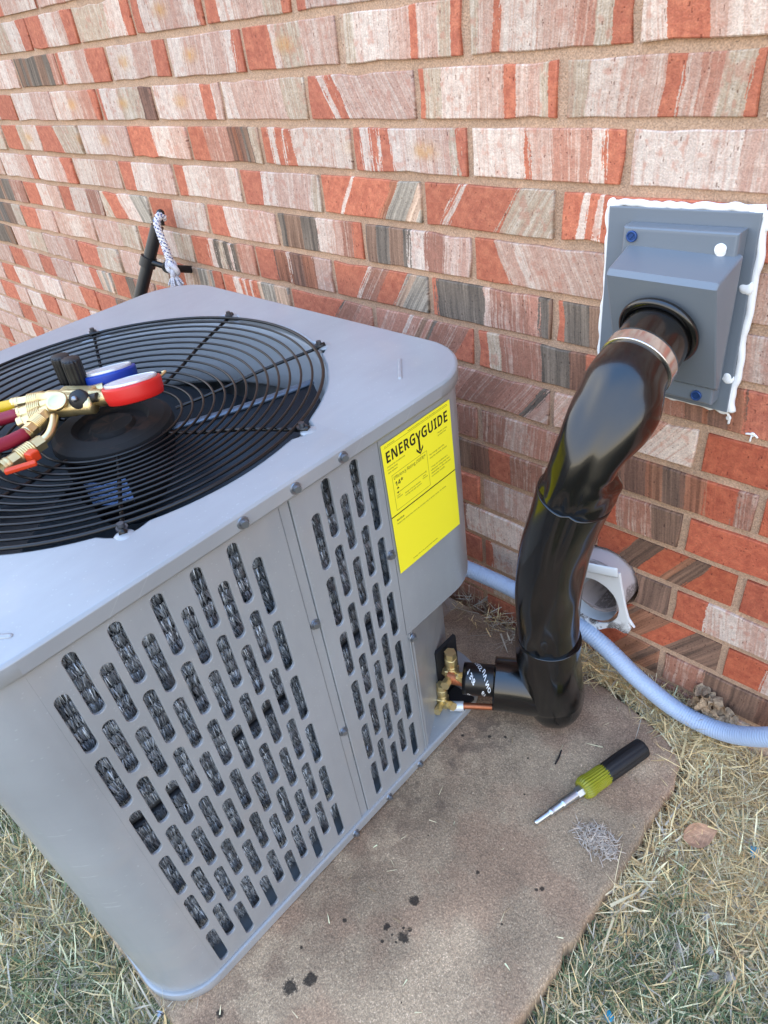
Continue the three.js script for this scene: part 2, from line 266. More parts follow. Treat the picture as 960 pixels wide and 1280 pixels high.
{
  const X0 = -0.95, WX = 1.11, WZ = 0.85, N = 2048, M = 1568;
  const px = (x) => (x - X0) / WX * N, pz = (z) => z / WZ * M, sc = N / WX / 1000;
  const st = STAINS.map(([x, z, r]) => [px(x), pz(z), r * sc]);
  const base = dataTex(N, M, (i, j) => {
    const x = X0 + i / N * WX, z = j / M * WZ;
    if (x < -0.35) return [150, 132, 118];
    const a = vnoise(i * 0.62, j * 0.62, 51), b = vnoise(i * 0.28, j * 0.28, 52), c = fbm(i / 90, j / 90, 53, 4), d = fbm(i / 260, j / 260, 54, 3);
    let v = 0.96 + (a - 0.5) * 0.34 + (b - 0.5) * 0.16 + (c - 0.5) * 0.20;
    let r = 181, g = 156, bl = 126;
    if (a > 0.86) { r += 26; g += 26; bl += 26; }                       // pale sand grains
    const red = sstep(0.48, 0.72, fbm(i / 120 + 9, j / 120, 55, 4)); r = lerp(r, 172, red * 0.5); g = lerp(g, 136, red * 0.5); bl = lerp(bl, 108, red * 0.5);   // red clay dust
    const clay = Math.exp(-(((x + 0.14) / 0.06) ** 2)) * sstep(0.35, 0.62, fbm(i / 46, j / 46, 56, 4)); r = lerp(r, 116, clay * 0.35); g = lerp(g, 92, clay * 0.35); bl = lerp(bl, 74, clay * 0.35);
    const grime = sstep(0.56, 0.68, fbm(i / 30, j / 30, 57, 4)) * (Math.exp(-(((x + 0.13) / 0.045) ** 2) - ((z - 0.34) / 0.09) ** 2) + 0.6 * Math.exp(-(((x + 0.12) / 0.05) ** 2) - ((z - 0.22) / 0.04) ** 2)); r = lerp(r, 84, grime * 0.45); g = lerp(g, 70, grime * 0.45); bl = lerp(bl, 60, grime * 0.45);
    const wallTone = sstep(0.22, 0.08, z + (c - 0.5) * 0.16) * 0.5; r = lerp(r, 128, wallTone); g = lerp(g, 98, wallTone); bl = lerp(bl, 80, wallTone);  // browner and darker towards the wall
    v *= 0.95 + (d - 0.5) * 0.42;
    for (const s of st) { const dx = i - s[0], dy = j - s[1]; if (dx > 3 * s[2] || dx < -3 * s[2] || dy > 3 * s[2] || dy < -3 * s[2]) continue; const rr = Math.hypot(dx, dy) / (s[2] * 0.72) + (vnoise(i * 0.12, j * 0.12, 58) - 0.5) * 0.7 + (a - 0.5) * 0.35; if (rr < 1) v *= 0.42; else if (rr < 1.25) v *= 0.72; }
    return [r * v, g * v, bl * v];
  });
  const bump = dataTex(1024, 784, (i, j) => { const v = 128 + (vnoise(i * 0.6, j * 0.6, 61) - 0.5) * 130 + (fbm(i / 60, j / 60, 62, 3) - 0.5) * 90; return [v, v, v]; }, false);
  const R = rng(71), pts = []; const key = [[-0.93, 0.02], [-0.5, 0.03], [-0.1, 0.035], [-0.02, 0.048], [0.05, 0.066], [0.10, 0.082], [0.13, 0.108], [0.141, 0.15], [0.142, 0.30], [0.138, 0.50], [0.136, 0.70], [0.134, 0.815], [-0.10, 0.819], [-0.4, 0.825], [-0.93, 0.83]];
  for (let i = 0; i < key.length; i++) { const a = key[i], b = key[(i + 1) % key.length], d = Math.hypot(b[0] - a[0], b[1] - a[1]), n = Math.max(1, Math.round(d / 0.014)); for (let k = 0; k < n; k++) { const t = k / n; pts.push(new THREE.Vector2(lerp(a[0], b[0], t) + (R() - 0.5) * 0.004 + (R() > 0.9 ? -0.004 : 0), lerp(a[1], b[1], t) + (R() - 0.5) * 0.003)); } }
  const g = new THREE.ExtrudeGeometry(new THREE.Shape(pts), { depth: 0.09, bevelEnabled: true, bevelThickness: 0.007, bevelSize: 0.007, bevelOffset: -0.007, bevelSegments: 3 });
  g.rotateX(Math.PI / 2).translate(0, -0.007, 0);
  const u = g.attributes.uv, p = g.attributes.position; for (let i = 0; i < u.count; i++) u.setXY(i, (p.getX(i) - X0) / WX, p.getZ(i) / WZ);
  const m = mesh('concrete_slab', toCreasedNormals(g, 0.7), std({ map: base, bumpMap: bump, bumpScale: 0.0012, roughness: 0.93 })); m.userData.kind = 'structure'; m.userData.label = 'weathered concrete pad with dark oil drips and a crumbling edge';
}

// ------------------------------------------------------------------ air conditioner
const TILT = 0.021;
const ac = thing('air_conditioner', 'grey outdoor air conditioner with slotted sides and a round fan grille on top', 'air conditioner', [-0.5, 0, 0.495 - 0.3 * TILT]);
ac.rotation.x = TILT;
const A = (name, geo, mat, parent = ac) => mesh(name, geo.translate(0.5, 0, -0.495), mat, parent);
const paintBump = dataTex(256, 256, (i, j) => { const v = 128 + (fbm(i / 5, j / 5, 81, 2) - 0.5) * 70; return [v, v, v]; }, false); paintBump.repeat.set(6, 6);
const dust = dataTex(1024, 1024, (i, j) => { const a = fbm(i / 120, j / 120, 82, 4), b = fbm(i / 9, j / 26, 83, 3), c = vnoise(i * 0.5, j * 0.5, 84); let v = 1 + (a - 0.5) * 0.12 + (b - 0.5) * 0.03; if (c > 0.985) v *= 1.12; const d = sstep(0.60, 0.75, fbm(i / 60 + 4, j / 60, 85, 4)) * 0.10; return [151 * v + d * 40, 155 * v + d * 18, 158 * v]; });
const paint = phys({ map: dust, roughness: 0.40, clearcoat: 0.8, clearcoatRoughness: 0.24, bumpMap: paintBump, bumpScale: 0.0001 });
const paintIn = std({ color: 0x9aa0a6, roughness: 0.5 });
const darkSteel = std({ color: 0x0c0c0d, roughness: 0.32, metalness: 0.1 });
const screwMat = std({ color: 0x8f949b, metalness: 0.85, roughness: 0.38 });
const XF = -0.172, XB = -0.83, ZB = 0.165, ZF = 0.822, RC = 0.068, RB = 0.085;
function rrPoints(x0, z0, x1, z1, rf, rb, n = 14) {
  const o = []; for (const [cx, cz, a0, r] of [[x1 - rf, z1 - rf, 0, rf], [x0 + rf, z1 - rf, 90, rf], [x0 + rb, z0 + rb, 180, rb], [x1 - rb, z0 + rb, 270, rb]]) for (let i = 0; i <= n; i++) { const a = (a0 + i / n * 90) * Math.PI / 180; o.push(new THREE.Vector2(cx + Math.cos(a) * r, cz + Math.sin(a) * r)); } return o;
}
// sheet metal standing on a plan path [[x, z], ...]; solid lies to the right of the path direction by t
function sheet(path, y0, y1, t = 0.0015) {
  const n = path.length, inner = [];
  for (let i = 0; i < n; i++) { const a = path[Math.max(0, i - 1)], b = path[Math.min(n - 1, i + 1)], dx = b[0] - a[0], dz = b[1] - a[1], l = Math.hypot(dx, dz); inner.push([path[i][0] - dz / l * t, path[i][1] + dx / l * t]); }
  const s = new THREE.Shape([...path, ...inner.reverse()].map((p) => new THREE.Vector2(p[0], p[1])));
  const g = new THREE.ExtrudeGeometry(s, { depth: y1 - y0, bevelEnabled: false }).rotateX(Math.PI / 2).translate(0, y1, 0);
  const u = g.attributes.uv, p = g.attributes.position; for (let i = 0; i < u.count; i++) u.setXY(i, p.getX(i) + p.getZ(i), p.getY(i));
  return toCreasedNormals(g, 0.6);
}
const arc = (cx, cz, r, d0, d1, n = 16) => Array.from({ length: n + 1 }, (_, i) => { const a = (d0 + (d1 - d0) * i / n) * Math.PI / 180; return [cx + Math.cos(a) * r, cz + Math.sin(a) * r]; });
// a flat plate in the plane x = X facing +x, with slots
function slotPlate(z0, z1, y0, y1, X, slots) {
  const s = new THREE.Shape(); s.moveTo(-z0, y0); s.lineTo(-z0, y1); s.lineTo(-z1, y1); s.lineTo(-z1, y0); s.closePath();
  for (const [z, top, bot, w] of slots) {
    const h = new THREE.Path(), r = w / 2, u = -z; h.moveTo(u - r, bot + r); h.absarc(u, bot + r, r, Math.PI, 2 * Math.PI, false); h.lineTo(u + r, top - r); h.absarc(u, top - r, r, 0, Math.PI, false); h.closePath(); s.holes.push(h);
  }
  const g = new THREE.ExtrudeGeometry(s, { depth: 0.0022, bevelEnabled: true, bevelThickness: 0.0009, bevelSize: 0.0009, bevelOffset: -0.0009, bevelSegments: 2, curveSegments: 8 });
  g.rotateY(Math.PI / 2).translate(X - 0.0031, 0, 0);
  const u = g.attributes.uv, p = g.attributes.position; for (let i = 0; i < u.count; i++) u.setXY(i, p.getX(i) + p.getZ(i), p.getY(i));
  return g;
}
{ // base pan
  const g = new THREE.ExtrudeGeometry(new THREE.Shape(rrPoints(XB - 0.004, ZB - 0.004, XF + 0.004, ZF + 0.004, RC, RB)), { depth: 0.012, bevelEnabled: true, bevelThickness: 0.003, bevelSize: 0.003, bevelOffset: -0.003, bevelSegments: 2 }).rotateX(Math.PI / 2).translate(0, 0.0195, 0);
  A('base_pan', crease(g, 0.6), paint);
}
const SY0 = 0.0225, SY1 = 0.594;
const slotsL = [], slotsR = [];
for (let i = 0; i < 11; i++) for (let k = 0; k < 6; k++) { const top = (i & 1 ? 0.585 : 0.5525) - 0.0888 * k; slotsL.push([0.741 - 0.0207 * i, top, top - 0.0755, 0.0126]); }
for (let i = 0; i < 5; i++) for (let k = 0; k < 6; k++) { const top = (i & 1 ? 0.588 : 0.556) - 0.0888 * k; slotsR.push([0.455 - 0.0207 * i, top, top - 0.0755, 0.0126]); }
const arcF = arc(XF - RC, ZF - RC, RC, 0, 90), arcB = arc(XF - RB, ZB + RB, RB, 0, -90);
A('louver_panel', merge([slotPlate(0.4955, ZF - RC, SY0, SY1, XF, slotsL), sheet([[XF, ZF - RC - 0.0005], ...arcF, [-0.45, ZF]], SY0, SY1, 0.003)]), paint);
A('louver_panel', slotPlate(0.355, 0.4815, SY0, SY1, XF + 0.0005, slotsR), paint);
A('seam_flange', slotPlate(0.4822, 0.4946, SY0, SY1, XF - 0.0016, []), paint);
A('service_panel', sheet([[-0.55, ZB], ...arcB.slice().reverse(), [XF, 0.3542]], 0.286, SY1, 0.002), paint);
A('side_panel', sheet([[-0.4502, ZF], [XB + RC, ZF], ...arc(XB + RC, ZF - RC, RC, 90, 180), [XB, 0.5]], SY0, SY1, 0.002), paint);
A('side_panel', sheet([[XB, 0.4995], [XB, ZB + RB], ...arc(XB + RB, ZB + RB, RB, 180, 270), [-0.5505, ZB]], SY0, SY1, 0.002), paint);
// recess for the pipe valves: inner walls, lintel
A('valve_plate', merge([new THREE.BoxGeometry(0.002, 0.264, 0.171).rotateY(0.474).translate(-0.2115, 0.152, 0.274), new THREE.BoxGeometry(0.30, 0.264, 0.003).translate(-0.402, 0.152, 0.1975), new THREE.BoxGeometry(0.003, 0.264, 0.014).translate(-0.1755, 0.152, 0.349)]), paint);
A('lintel', new THREE.BoxGeometry(0.35, 0.003, 0.12).translate(-0.385, 0.2865, 0.285), paintIn);
// top cap with the fan opening
const FC = [-0.495, 0.500], FR = 0.276;
{
  const s = new THREE.Shape(rrPoints(XB - 0.005, ZB - 0.005, XF + 0.005, ZF + 0.005, RC + 0.005, RB + 0.005, 18));
  const h = new THREE.Path(); const tabs = [25, -20, -65, -110, -155, -200, -245, -290].map((d) => d * Math.PI / 180);
  for (let i = 0; i <= 180; i++) { const a = i / 180 * 2 * Math.PI; let r = FR; for (const t of tabs) { let d = Math.abs(Math.atan2(Math.sin(a - t), Math.cos(a - t))) * FR; r += 0.011 * sstep(0.022, 0.008, d); } const x = FC[0] + Math.cos(a) * r, y = FC[1] + Math.sin(a) * r; i ? h.lineTo(x, y) : h.moveTo(x, y); }
  s.holes.push(h);
  const g = new THREE.ExtrudeGeometry(s, { depth: 0.0135, bevelEnabled: true, bevelThickness: 0.0035, bevelSize: 0.0035, bevelOffset: -0.0035, bevelSegments: 4 }).rotateX(Math.PI / 2).translate(0, 0.6095, 0);
  const u = g.attributes.uv, p = g.attributes.position; for (let i = 0; i < u.count; i++) u.setXY(i, p.getX(i), p.getZ(i) + p.getY(i));
  const cap = A('top_cap', crease(g, 0.8), paint);
  A('embossed_rib', new THREE.CapsuleGeometry(0.0028, 0.05, 4, 8).rotateX(Math.PI / 2).rotateY(0.74).scale(1, 0.6, 1).translate(-0.236, 0.613, 0.243), paint, cap);
  A('embossed_rib', new THREE.CapsuleGeometry(0.0028, 0.045, 4, 8).rotateX(Math.PI / 2).rotateY(2.3).scale(1, 0.6, 1).translate(-0.212, 0.613, 0.76), paint, cap);
  for (const z of [0.539, 0.474, 0.409, 0.70, 0.26]) { if (z > 0.6 || z < 0.3) continue; A('screw', screwGeo(XF + 0.005, 0.6025, z), screwMat, cap); }
  // drawn-down orifice ring
  const pr = [[FR + 0.006, 0.606], [FR - 0.001, 0.604], [FR - 0.003, 0.59], [FR - 0.004, 0.54], [FR - 0.002, 0.51], [FR + 0.01, 0.50]].map(([r, y]) => new THREE.Vector2(r, y));
  A('fan_orifice', new THREE.LatheGeometry(pr, 72).translate(FC[0], 0, FC[1]), phys({ color: 0x9fa6ad, roughness: 0.45, clearcoat: 0.3, side: THREE.DoubleSide }));
}
function screwGeo(x, y, z, s = 1) {
  return merge([new THREE.CylinderGeometry(0.0062 * s, 0.0066 * s, 0.0014, 16).rotateZ(-Math.PI / 2).translate(x + 0.0007, y, z), new THREE.CylinderGeometry(0.0040 * s, 0.0042 * s, 0.004, 6).rotateX(0.4).rotateZ(-Math.PI / 2).translate(x + 0.0032, y, z)]);
}
for (const [z, y] of [[0.3615, 0.434], [0.345, 0.274]]) A('screw', screwGeo(XF + 0.0008, y, z), screwMat);
for (const [z, y] of [[0.4885, 0.421], [0.4885, 0.222]]) A('screw', screwGeo(XF - 0.0012, y, z), screwMat);
for (const z of [0.372, 0.443, 0.515]) A('screw', screwGeo(XF + 0.004, 0.0125, z, 0.9), screwMat);
A('screw', screwGeo(0, 0, 0, 0.9).rotateY(-1.05).translate(XF - RC + 0.0885 * Math.cos(1.05), 0.0125, ZF - RC + 0.0885 * Math.sin(1.05)), screwMat);
// energy label
{
  const tex = canvasTex(696, 1100, (c, w, h) => {
    c.fillStyle = '#fff330'; c.fillRect(0, 0, w, h); c.fillStyle = '#111'; c.strokeStyle = '#111';
    c.font = '13px sans-serif'; c.fillText('U.S. Government', 30, 26); c.fillText('Federal law prohibits removal of this label before consumer purchase.', 260, 26); c.fillRect(24, 32, w - 48, 2);
    const word = 'ENERGYGUIDE'; let x = 26; c.font = 'bold 116px sans-serif';
    const ws = [...word].map((ch) => c.measureText(ch).width), tot = ws.reduce((a, b) => a + b, 0), k = (w - 56) / tot;
    [...word].forEach((ch, i) => { c.save(); c.translate(x, ch === 'Y' ? 172 : 150); c.scale(k, ch === 'Y' ? 1.15 : 1); c.fillText(ch, 0, 0); c.restore(); if (ch === 'Y') { const m = x + ws[i] * k / 2; c.fillRect(m - 9, 140, 18, 86); c.beginPath(); c.moveTo(m - 34, 196); c.lineTo(m, 238); c.lineTo(m + 34, 196); c.lineTo(m + 34, 218); c.lineTo(m, 256); c.lineTo(m - 34, 218); c.closePath(); c.fill(); } x += ws[i] * k; });
    c.font = '17px sans-serif'; ['Central Air Conditioner', 'Cooling Only', 'Split System'].forEach((t, i) => c.fillText(t, 30, 186 + i * 23));
    c.font = '16px sans-serif'; ['Models in this', 'product line'].forEach((t, i) => c.fillText(t, w - 150, 196 + i * 20));
    c.lineWidth = 2; c.strokeRect(60, 262, 356, 290);
    c.font = '34px sans-serif'; c.fillText('Efficiency Rating (SEER)*', 72, 304, 330);
    c.font = 'bold 50px sans-serif'; c.fillText('14*', 78, 362); c.beginPath(); c.moveTo(100, 372); c.lineTo(112, 390); c.lineTo(88, 390); c.fill();
    c.fillRect(90, 418, 296, 3); c.beginPath(); c.moveTo(82, 419); c.lineTo(100, 410); c.lineTo(100, 428); c.fill(); c.fillRect(386, 410, 3, 18);
    c.font = '15px sans-serif'; c.fillText('Least', 80, 446); c.fillText('Efficient', 80, 464); c.fillText('Most', 352, 446); c.fillText('Efficient', 346, 464); c.fillText('Range of Similar Models', 160, 470); c.fillText('cooling only split systems', 158, 490);
    c.font = '18px sans-serif'; ['For energy cost info,', 'visit the website shown'].forEach((t, i) => c.fillText(t, 440, 320 + i * 26, 220)); ['* Your air conditioner’s', 'efficiency rating may vary', 'depending on the coil your', 'contractor installs'].forEach((t, i) => c.fillText(t, 440, 424 + i * 25, 230));
    c.fillRect(0, 580, w, 9); c.font = 'bold 24px sans-serif'; c.fillText('Notice', 44, 640); c.font = '16px sans-serif'; c.fillText('Federal law allows this unit to be installed only in certain states, see below.', 44, 668, 600); c.fillText('Energy info at the government website', 150, 1062, 400);
  });
  const g = new THREE.PlaneGeometry(0.119, 0.188, 6, 10); const p = g.attributes.position; for (let i = 0; i < p.count; i++) p.setZ(i, 0.0003 + 0.0004 * vnoise(p.getX(i) * 60 + 5, p.getY(i) * 60 + 5, 91)); g.computeVertexNormals();
  A('energy_label', g.rotateZ(0.012).rotateY(Math.PI / 2).translate(XF + 0.0016, 0.4905, 0.2925), std({ map: tex, roughness: 0.55 })).userData.label = 'bright yellow energy rating label with black print';
}
// coil behind the slots
{
  const rows = [], rI = RC - 0.02, x1 = XF - 0.03, z1 = ZF - 0.03;
  const coilMat = std({ color: 0x55595e, metalness: 0.5, roughness: 0.5 }), backMat = std({ color: 0x8b9095, metalness: 0.4, roughness: 0.6 });
  for (let k = 0; k < 33; k++) { const y = 0.05 + k * 0.0166; rows.push(sweep([[x1, y, 0.352], [x1, y, 0.5], [x1, y, z1 - rI], ...arc(x1 - rI, z1 - rI, rI, 15, 90, 5).map(([a, b]) => [a, y, b]), [-0.6, y, z1]], 0.0055, 30, 6, false)); }
  A('coil', merge(rows), coilMat);
  const inner = sheet([[x1 - 0.022, 0.36], [x1 - 0.022, z1 - 0.06], [x1 - 0.06, z1 - 0.022], [XB + 0.05, z1 - 0.022], [XB + 0.05, 0.2], [-0.3, 0.2]], 0.025, 0.55, 0.002);
  A('coil_backing', inner, backMat);
  // the coil's ragged spine fins, thousands of thin aluminium slivers
  const R = rng(321), sp = new THREE.PlaneGeometry(0.0008, 0.0150, 1, 2), N = 33 * 1050;
  { const p = sp.attributes.position; for (let i = 0; i < p.count; i++) if (Math.abs(p.getY(i)) < 0.001) p.setZ(i, 0.0042); sp.computeVertexNormals(); }
  const im = new THREE.InstancedMesh(sp, std({ color: 0xccd2d8, metalness: 0.5, roughness: 0.42, side: THREE.DoubleSide }), N), m4 = new THREE.Matrix4(), q = new THREE.Quaternion(), col = new THREE.Color(); let c = 0;
  for (let k = 0; k < 33; k++) { const y = 0.05 + k * 0.0166;
    for (let i = 0; i < 1050; i++) { const z = 0.352 + i * 0.0004 + R() * 0.0008; if (Math.abs(y - 0.332) < 0.009 && vnoise(z * 30, 2, 9) > 0.4) continue; q.setFromEuler(new THREE.Euler((R() - 0.5) * 0.34, Math.PI / 2 + (R() - 0.5) * 1.2, (R() - 0.5) * 0.18, 'YXZ')); m4.compose(V(x1 + 0.5 + 0.007 + R() * 0.004, y + (R() - 0.5) * 0.0016, z - 0.495), q, V(0.7 + R() * 0.7, 0.85 + R() * 0.22, 0.4 + R() * 1.5)); im.setMatrixAt(c, m4); const e = vnoise(z * 55, k * 1.7, 7) * 0.8 + vnoise(z * 14, k * 0.4, 8) * 0.5; const g = 0.34 + 0.66 * Math.pow(R(), 1.3) * sstep(0.2, 0.85, e + 0.12); im.setColorAt(c, col.setRGB(g * 0.92, g * 0.96, g)); c++; } }
  im.count = c; im.name = 'coil_fins'; im.userData.kind = 'stuff'; im.castShadow = im.receiveShadow = true; ac.add(im);
}
// fan, motor and grille
{
  const domeY = (r) => 0.615 - 0.027 * (1 - sstep(0.06, 0.285, r));
  const ringGeo = (r, w, y) => new THREE.TorusGeometry(r, w, 7, 96).rotateX(Math.PI / 2).translate(FC[0], y, FC[1]);
  const grille = A('fan_grille', ringGeo(FR - 0.004, 0.0022, domeY(FR)), darkSteel);
  for (let r = 0.088; r < FR - 0.008; r += 0.0142) A('grille_ring', ringGeo(r, 0.0016, domeY(r)), darkSteel, grille);
  for (const d of [25, -20, -65, -110, -155, -200, -245, -290]) {
    const a = d * Math.PI / 180, c = Math.cos(a), s = Math.sin(a), pt = (r, dy) => [FC[0] + c * r, domeY(r) + dy, FC[1] + s * r];
    A('grille_spoke', merge([sweep([pt(0.08, -0.003), pt(0.14, -0.003), pt(0.2, -0.003), pt(FR + 0.001, -0.003)], 0.0023, 16, 8), sweep([pt(FR - 0.004, -0.002), pt(FR + 0.012, -0.001)], 0.004, 3, 8)]), darkSteel, grille);
    const e = pt(FR + 0.004, 0); A('bolt', merge([new THREE.CylinderGeometry(0.0056, 0.0058, 0.0018, 18).translate(e[0], 0.6160, e[2]), new THREE.CylinderGeometry(0.0036, 0.0038, 0.0045, 6).translate(e[0], 0.6190, e[2])]), std({ color: 0x55585d, metalness: 0.8, roughness: 0.4 }), grille);
    A('mounting_boss', new THREE.SphereGeometry(0.0105, 16, 10).scale(1, 0.3, 1).translate(FC[0] + c * (FR + 0.012), 0.611, FC[1] + s * (FR + 0.012)), paint, grille);
  }
  const rust = dataTex(512, 256, (i, j) => { const a = fbm(i / 30, j / 30, 101, 4), t = sstep(0.52, 0.7, a); return [lerp(14, 44, t), lerp(13, 30, t), lerp(13, 23, t)]; });
  A('motor_mount', ((g) => toCreasedNormals(g, 0.35))(new THREE.LatheGeometry([[0.0001, 0.634], [0.03, 0.634], [0.034, 0.629], [0.05, 0.629], [0.056, 0.637], [0.078, 0.636], [0.086, 0.631], [0.088, 0.622], [0.08, 0.62]].map(([r, y]) => new THREE.Vector2(r * 0.86, y - 0.044)).reverse(), 48).translate(FC[0], 0, FC[1])), std({ map: rust, roughness: 0.85, metalness: 0, side: THREE.DoubleSide }));
  A('motor', merge([new THREE.CylinderGeometry(0.07, 0.07, 0.075, 40).translate(FC[0], 0.5455, FC[1]), new THREE.CylinderGeometry(0.07, 0.055, 0.012, 40).translate(FC[0], 0.506, FC[1])]), std({ color: 0x0b0b0c, roughness: 0.4 }));
  const lab = canvasTex(256, 128, (c, w, h) => { c.fillStyle = '#8fb2ec'; c.fillRect(0, 0, w, h); c.fillStyle = '#44546e'; for (let i = 0; i < 7; i++) for (let x = 10; x < w - 20; x += 34) c.fillRect(x, 12 + i * 16, 14 + ((i * 7 + x) % 15), 4); });  // pale label; the blue sky reflection is put into its colour
  A('motor_label', new THREE.CylinderGeometry(0.0708, 0.0708, 0.034, 20, 1, true, 0.30, 0.80).translate(FC[0], 0.532, FC[1]), std({ map: lab, roughness: 0.5, side: THREE.DoubleSide }));
  const bladeMat = std({ color: 0x23282e, metalness: 0.5, roughness: 0.42, side: THREE.DoubleSide }), edgeMat = std({ color: 0x6d7a8a, metalness: 0.5, roughness: 0.4 });  // edgeMat is paler: light caught by the blade edge, put into the colour
  A('fan_hub', new THREE.CylinderGeometry(0.06, 0.06, 0.03, 32).translate(FC[0], 0.49, FC[1]), bladeMat);
  for (const d0 of [-66, 54, 174]) {
    const P = [], I = [], nu = 14, nv = 10, edge = [];
    for (let i = 0; i <= nu; i++) for (let j = 0; j <= nv; j++) { const r = lerp(0.05, 0.262, j / nv), sw = (i / nu) * lerp(70, 82, j / nv) - lerp(0, 10, j / nv) + 10, a = (d0 + sw) * Math.PI / 180, y = 0.566 - 0.085 * Math.pow(i / nu, 0.9) * lerp(0.9, 1, j / nv); P.push(FC[0] + Math.cos(a) * r, y, FC[1] + Math.sin(a) * r); if (i === 0) edge.push([FC[0] + Math.cos(a) * r, y, FC[1] + Math.sin(a) * r]); }
    for (let i = 0; i < nu; i++) for (let j = 0; j < nv; j++) { const a = i * (nv + 1) + j, b = a + nv + 1; I.push(a, a + 1, b, b, a + 1, b + 1); }
    const g = new THREE.BufferGeometry(); g.setAttribute('position', new THREE.Float32BufferAttribute(P, 3)); g.setAttribute('uv', new THREE.Float32BufferAttribute(new Float32Array(P.length / 3 * 2), 2)); g.setIndex(I); g.computeVertexNormals();
    const bl = A('fan_blade', g, bladeMat); if (d0 < 0) A('blade_edge', sweep(edge, 0.0065, 16, 8, true, 0.5), edgeMat, bl);
  }
}
// brass service valves
const brass = std({ color: 0xe2cd98, metalness: 0.88, roughness: 0.33, bumpMap: paintBump, bumpScale: 0.0004 });
const brassPale = std({ color: 0xe0c896, metalness: 0.9, roughness: 0.3 });
const copper = std({ color: 0xb4704f, metalness: 0.85, roughness: 0.42, bumpMap: paintBump, bumpScale: 0.0006 });
const hexRod = (a, b, r) => { const g = rod(a, b, r, r, 6).toNonIndexed(); g.computeVertexNormals(); return g; };
function valve(x, y, z, s) {
  const at = (dx, dy, dz) => [x + dx * s, y + dy * s, z + dz * s];
  return merge([
    new RoundedBoxGeometry(0.020 * s, 0.030 * s, 0.020 * s, 2, 0.002 * s).rotateY(0.4).translate(x, y - 0.006 * s, z),
    turned(at(0, 0.006, 0), at(0, 0.05, 0), [[0, 0], [0, 0.0088 * s], [0.003 * s, 0.0092 * s], [0.0035 * s, 0.0078 * s], [0.006 * s, 0.0078 * s], [0.0065 * s, 0.0092 * s], [0.009 * s, 0.0092 * s], [0.0095 * s, 0.0078 * s], [0.014 * s, 0.0078 * s], [0.0145 * s, 0.0102 * s], [0.027 * s, 0.0102 * s], [0.028 * s, 0.009 * s], [0.028 * s, 0]], 22), hexRod(at(0, 0.034, 0), at(0, 0.047, 0), 0.0096 * s),
    turned(at(0.006, 0.002, 0.002), at(0.04, 0.012, 0.008), [[0, 0.0062 * s], [0.012 * s, 0.0062 * s], [0.013 * s, 0.0078 * s], [0.016 * s, 0.0078 * s], [0.017 * s, 0.0062 * s], [0.02 * s, 0.0062 * s]], 18), hexRod(at(0.022, 0.007, 0.004), at(0.032, 0.010, 0.006), 0.0084 * s),
    turned(at(0.002, -0.002, 0.006), at(0.012, 0.004, 0.036), [[0, 0.0064 * s], [0.014 * s, 0.0064 * s], [0.015 * s, 0.0072 * s], [0.018 * s, 0.0072 * s]], 18), hexRod(at(0.0075, 0.0015, 0.022), at(0.0105, 0.003, 0.031), 0.0078 * s),
    rod(at(-0.03, -0.008, -0.004), at(0, -0.008, 0), 0.008 * s), hexRod(at(-0.018, -0.008, -0.002), at(-0.009, -0.008, -0.001), 0.0098 * s)]);
}
A('service_valve', valve(-0.197, 0.09, 0.247, 1.0), brass); A('service_valve', valve(-0.204, 0.034, 0.268, 0.85), brass);
A('valve_bracket', merge([new THREE.BoxGeometry(0.006, 0.12, 0.05).translate(-0.216, 0.075, 0.238), new THREE.BoxGeometry(0.04, 0.02, 0.03).translate(-0.19, 0.018, 0.244)]), std({ color: 0x1a1c20, roughness: 0.6 }));

// ------------------------------------------------------------------ insulated line, copper line, sleeve
{
  const ins = canvasTex(512, 256, (c, w, h) => { c.fillStyle = '#0d0d0f'; c.fillRect(0, 0, w, h); c.fillStyle = '#dfe3e6'; c.font = 'bold 25px sans-serif'; for (const [t, x, y, a] of [['NON', 60, 40, -0.6], ['67', 150, 50, -0.9], ['UV NO', 150, 110, -0.9], ['1 3/8', 60, 112, -0.6], ['KASS', 95, 150, -0.6], ['NON', 60, 205, -0.6], ['67', 150, 190, -0.9], ['1 3/8', 100, 245, -0.7], ['NON', 300, 80, -0.6], ['1 3/8', 330, 180, -0.7]]) { c.save(); c.translate(x, y); c.rotate(a); c.fillText(t, -30, 0); c.restore(); } });
  const t = thing('insulated_pipe', 'thick black foam covered pipe with white print beside the brass valves', 'pipe', [-0.175, 0.093, 0.24]);
  const g = sweep([[0, 0, 0], [0.04, 0, -0.024], [0.09, 0, -0.055], [0.115, 0, -0.072]], 0.0255, 20, 28); { const u = g.attributes.uv; for (let i = 0; i < u.count; i++) u.setXY(i, u.getY(i) / 0.13, u.getX(i)); }
  mesh('foam_jacket', g, std({ map: ins, roughness: 0.34 }), t);
  mesh('pipe_stub', rod([-0.022, 0, 0.012], [0.01, 0, 0], 0.0112), copper, t);
  tag(mesh('copper_pipe', sweep([[-0.185, 0.038, 0.262], [-0.16, 0.038, 0.243], [-0.13, 0.038, 0.222], [-0.07, 0.04, 0.18]], 0.0052, 20, 12), copper), 'thin bare copper pipe running from the lower brass valve into the black sleeve', 'pipe');
  tag(mesh('wrap_tape', rod([-0.188, 0.037, 0.264], [-0.17, 0.038, 0.251], 0.0082), std({ color: 0xd5dade, roughness: 0.4, metalness: 0.3 })), 'small silver coupling on the thin copper pipe by the lower valve', 'coupling');
}
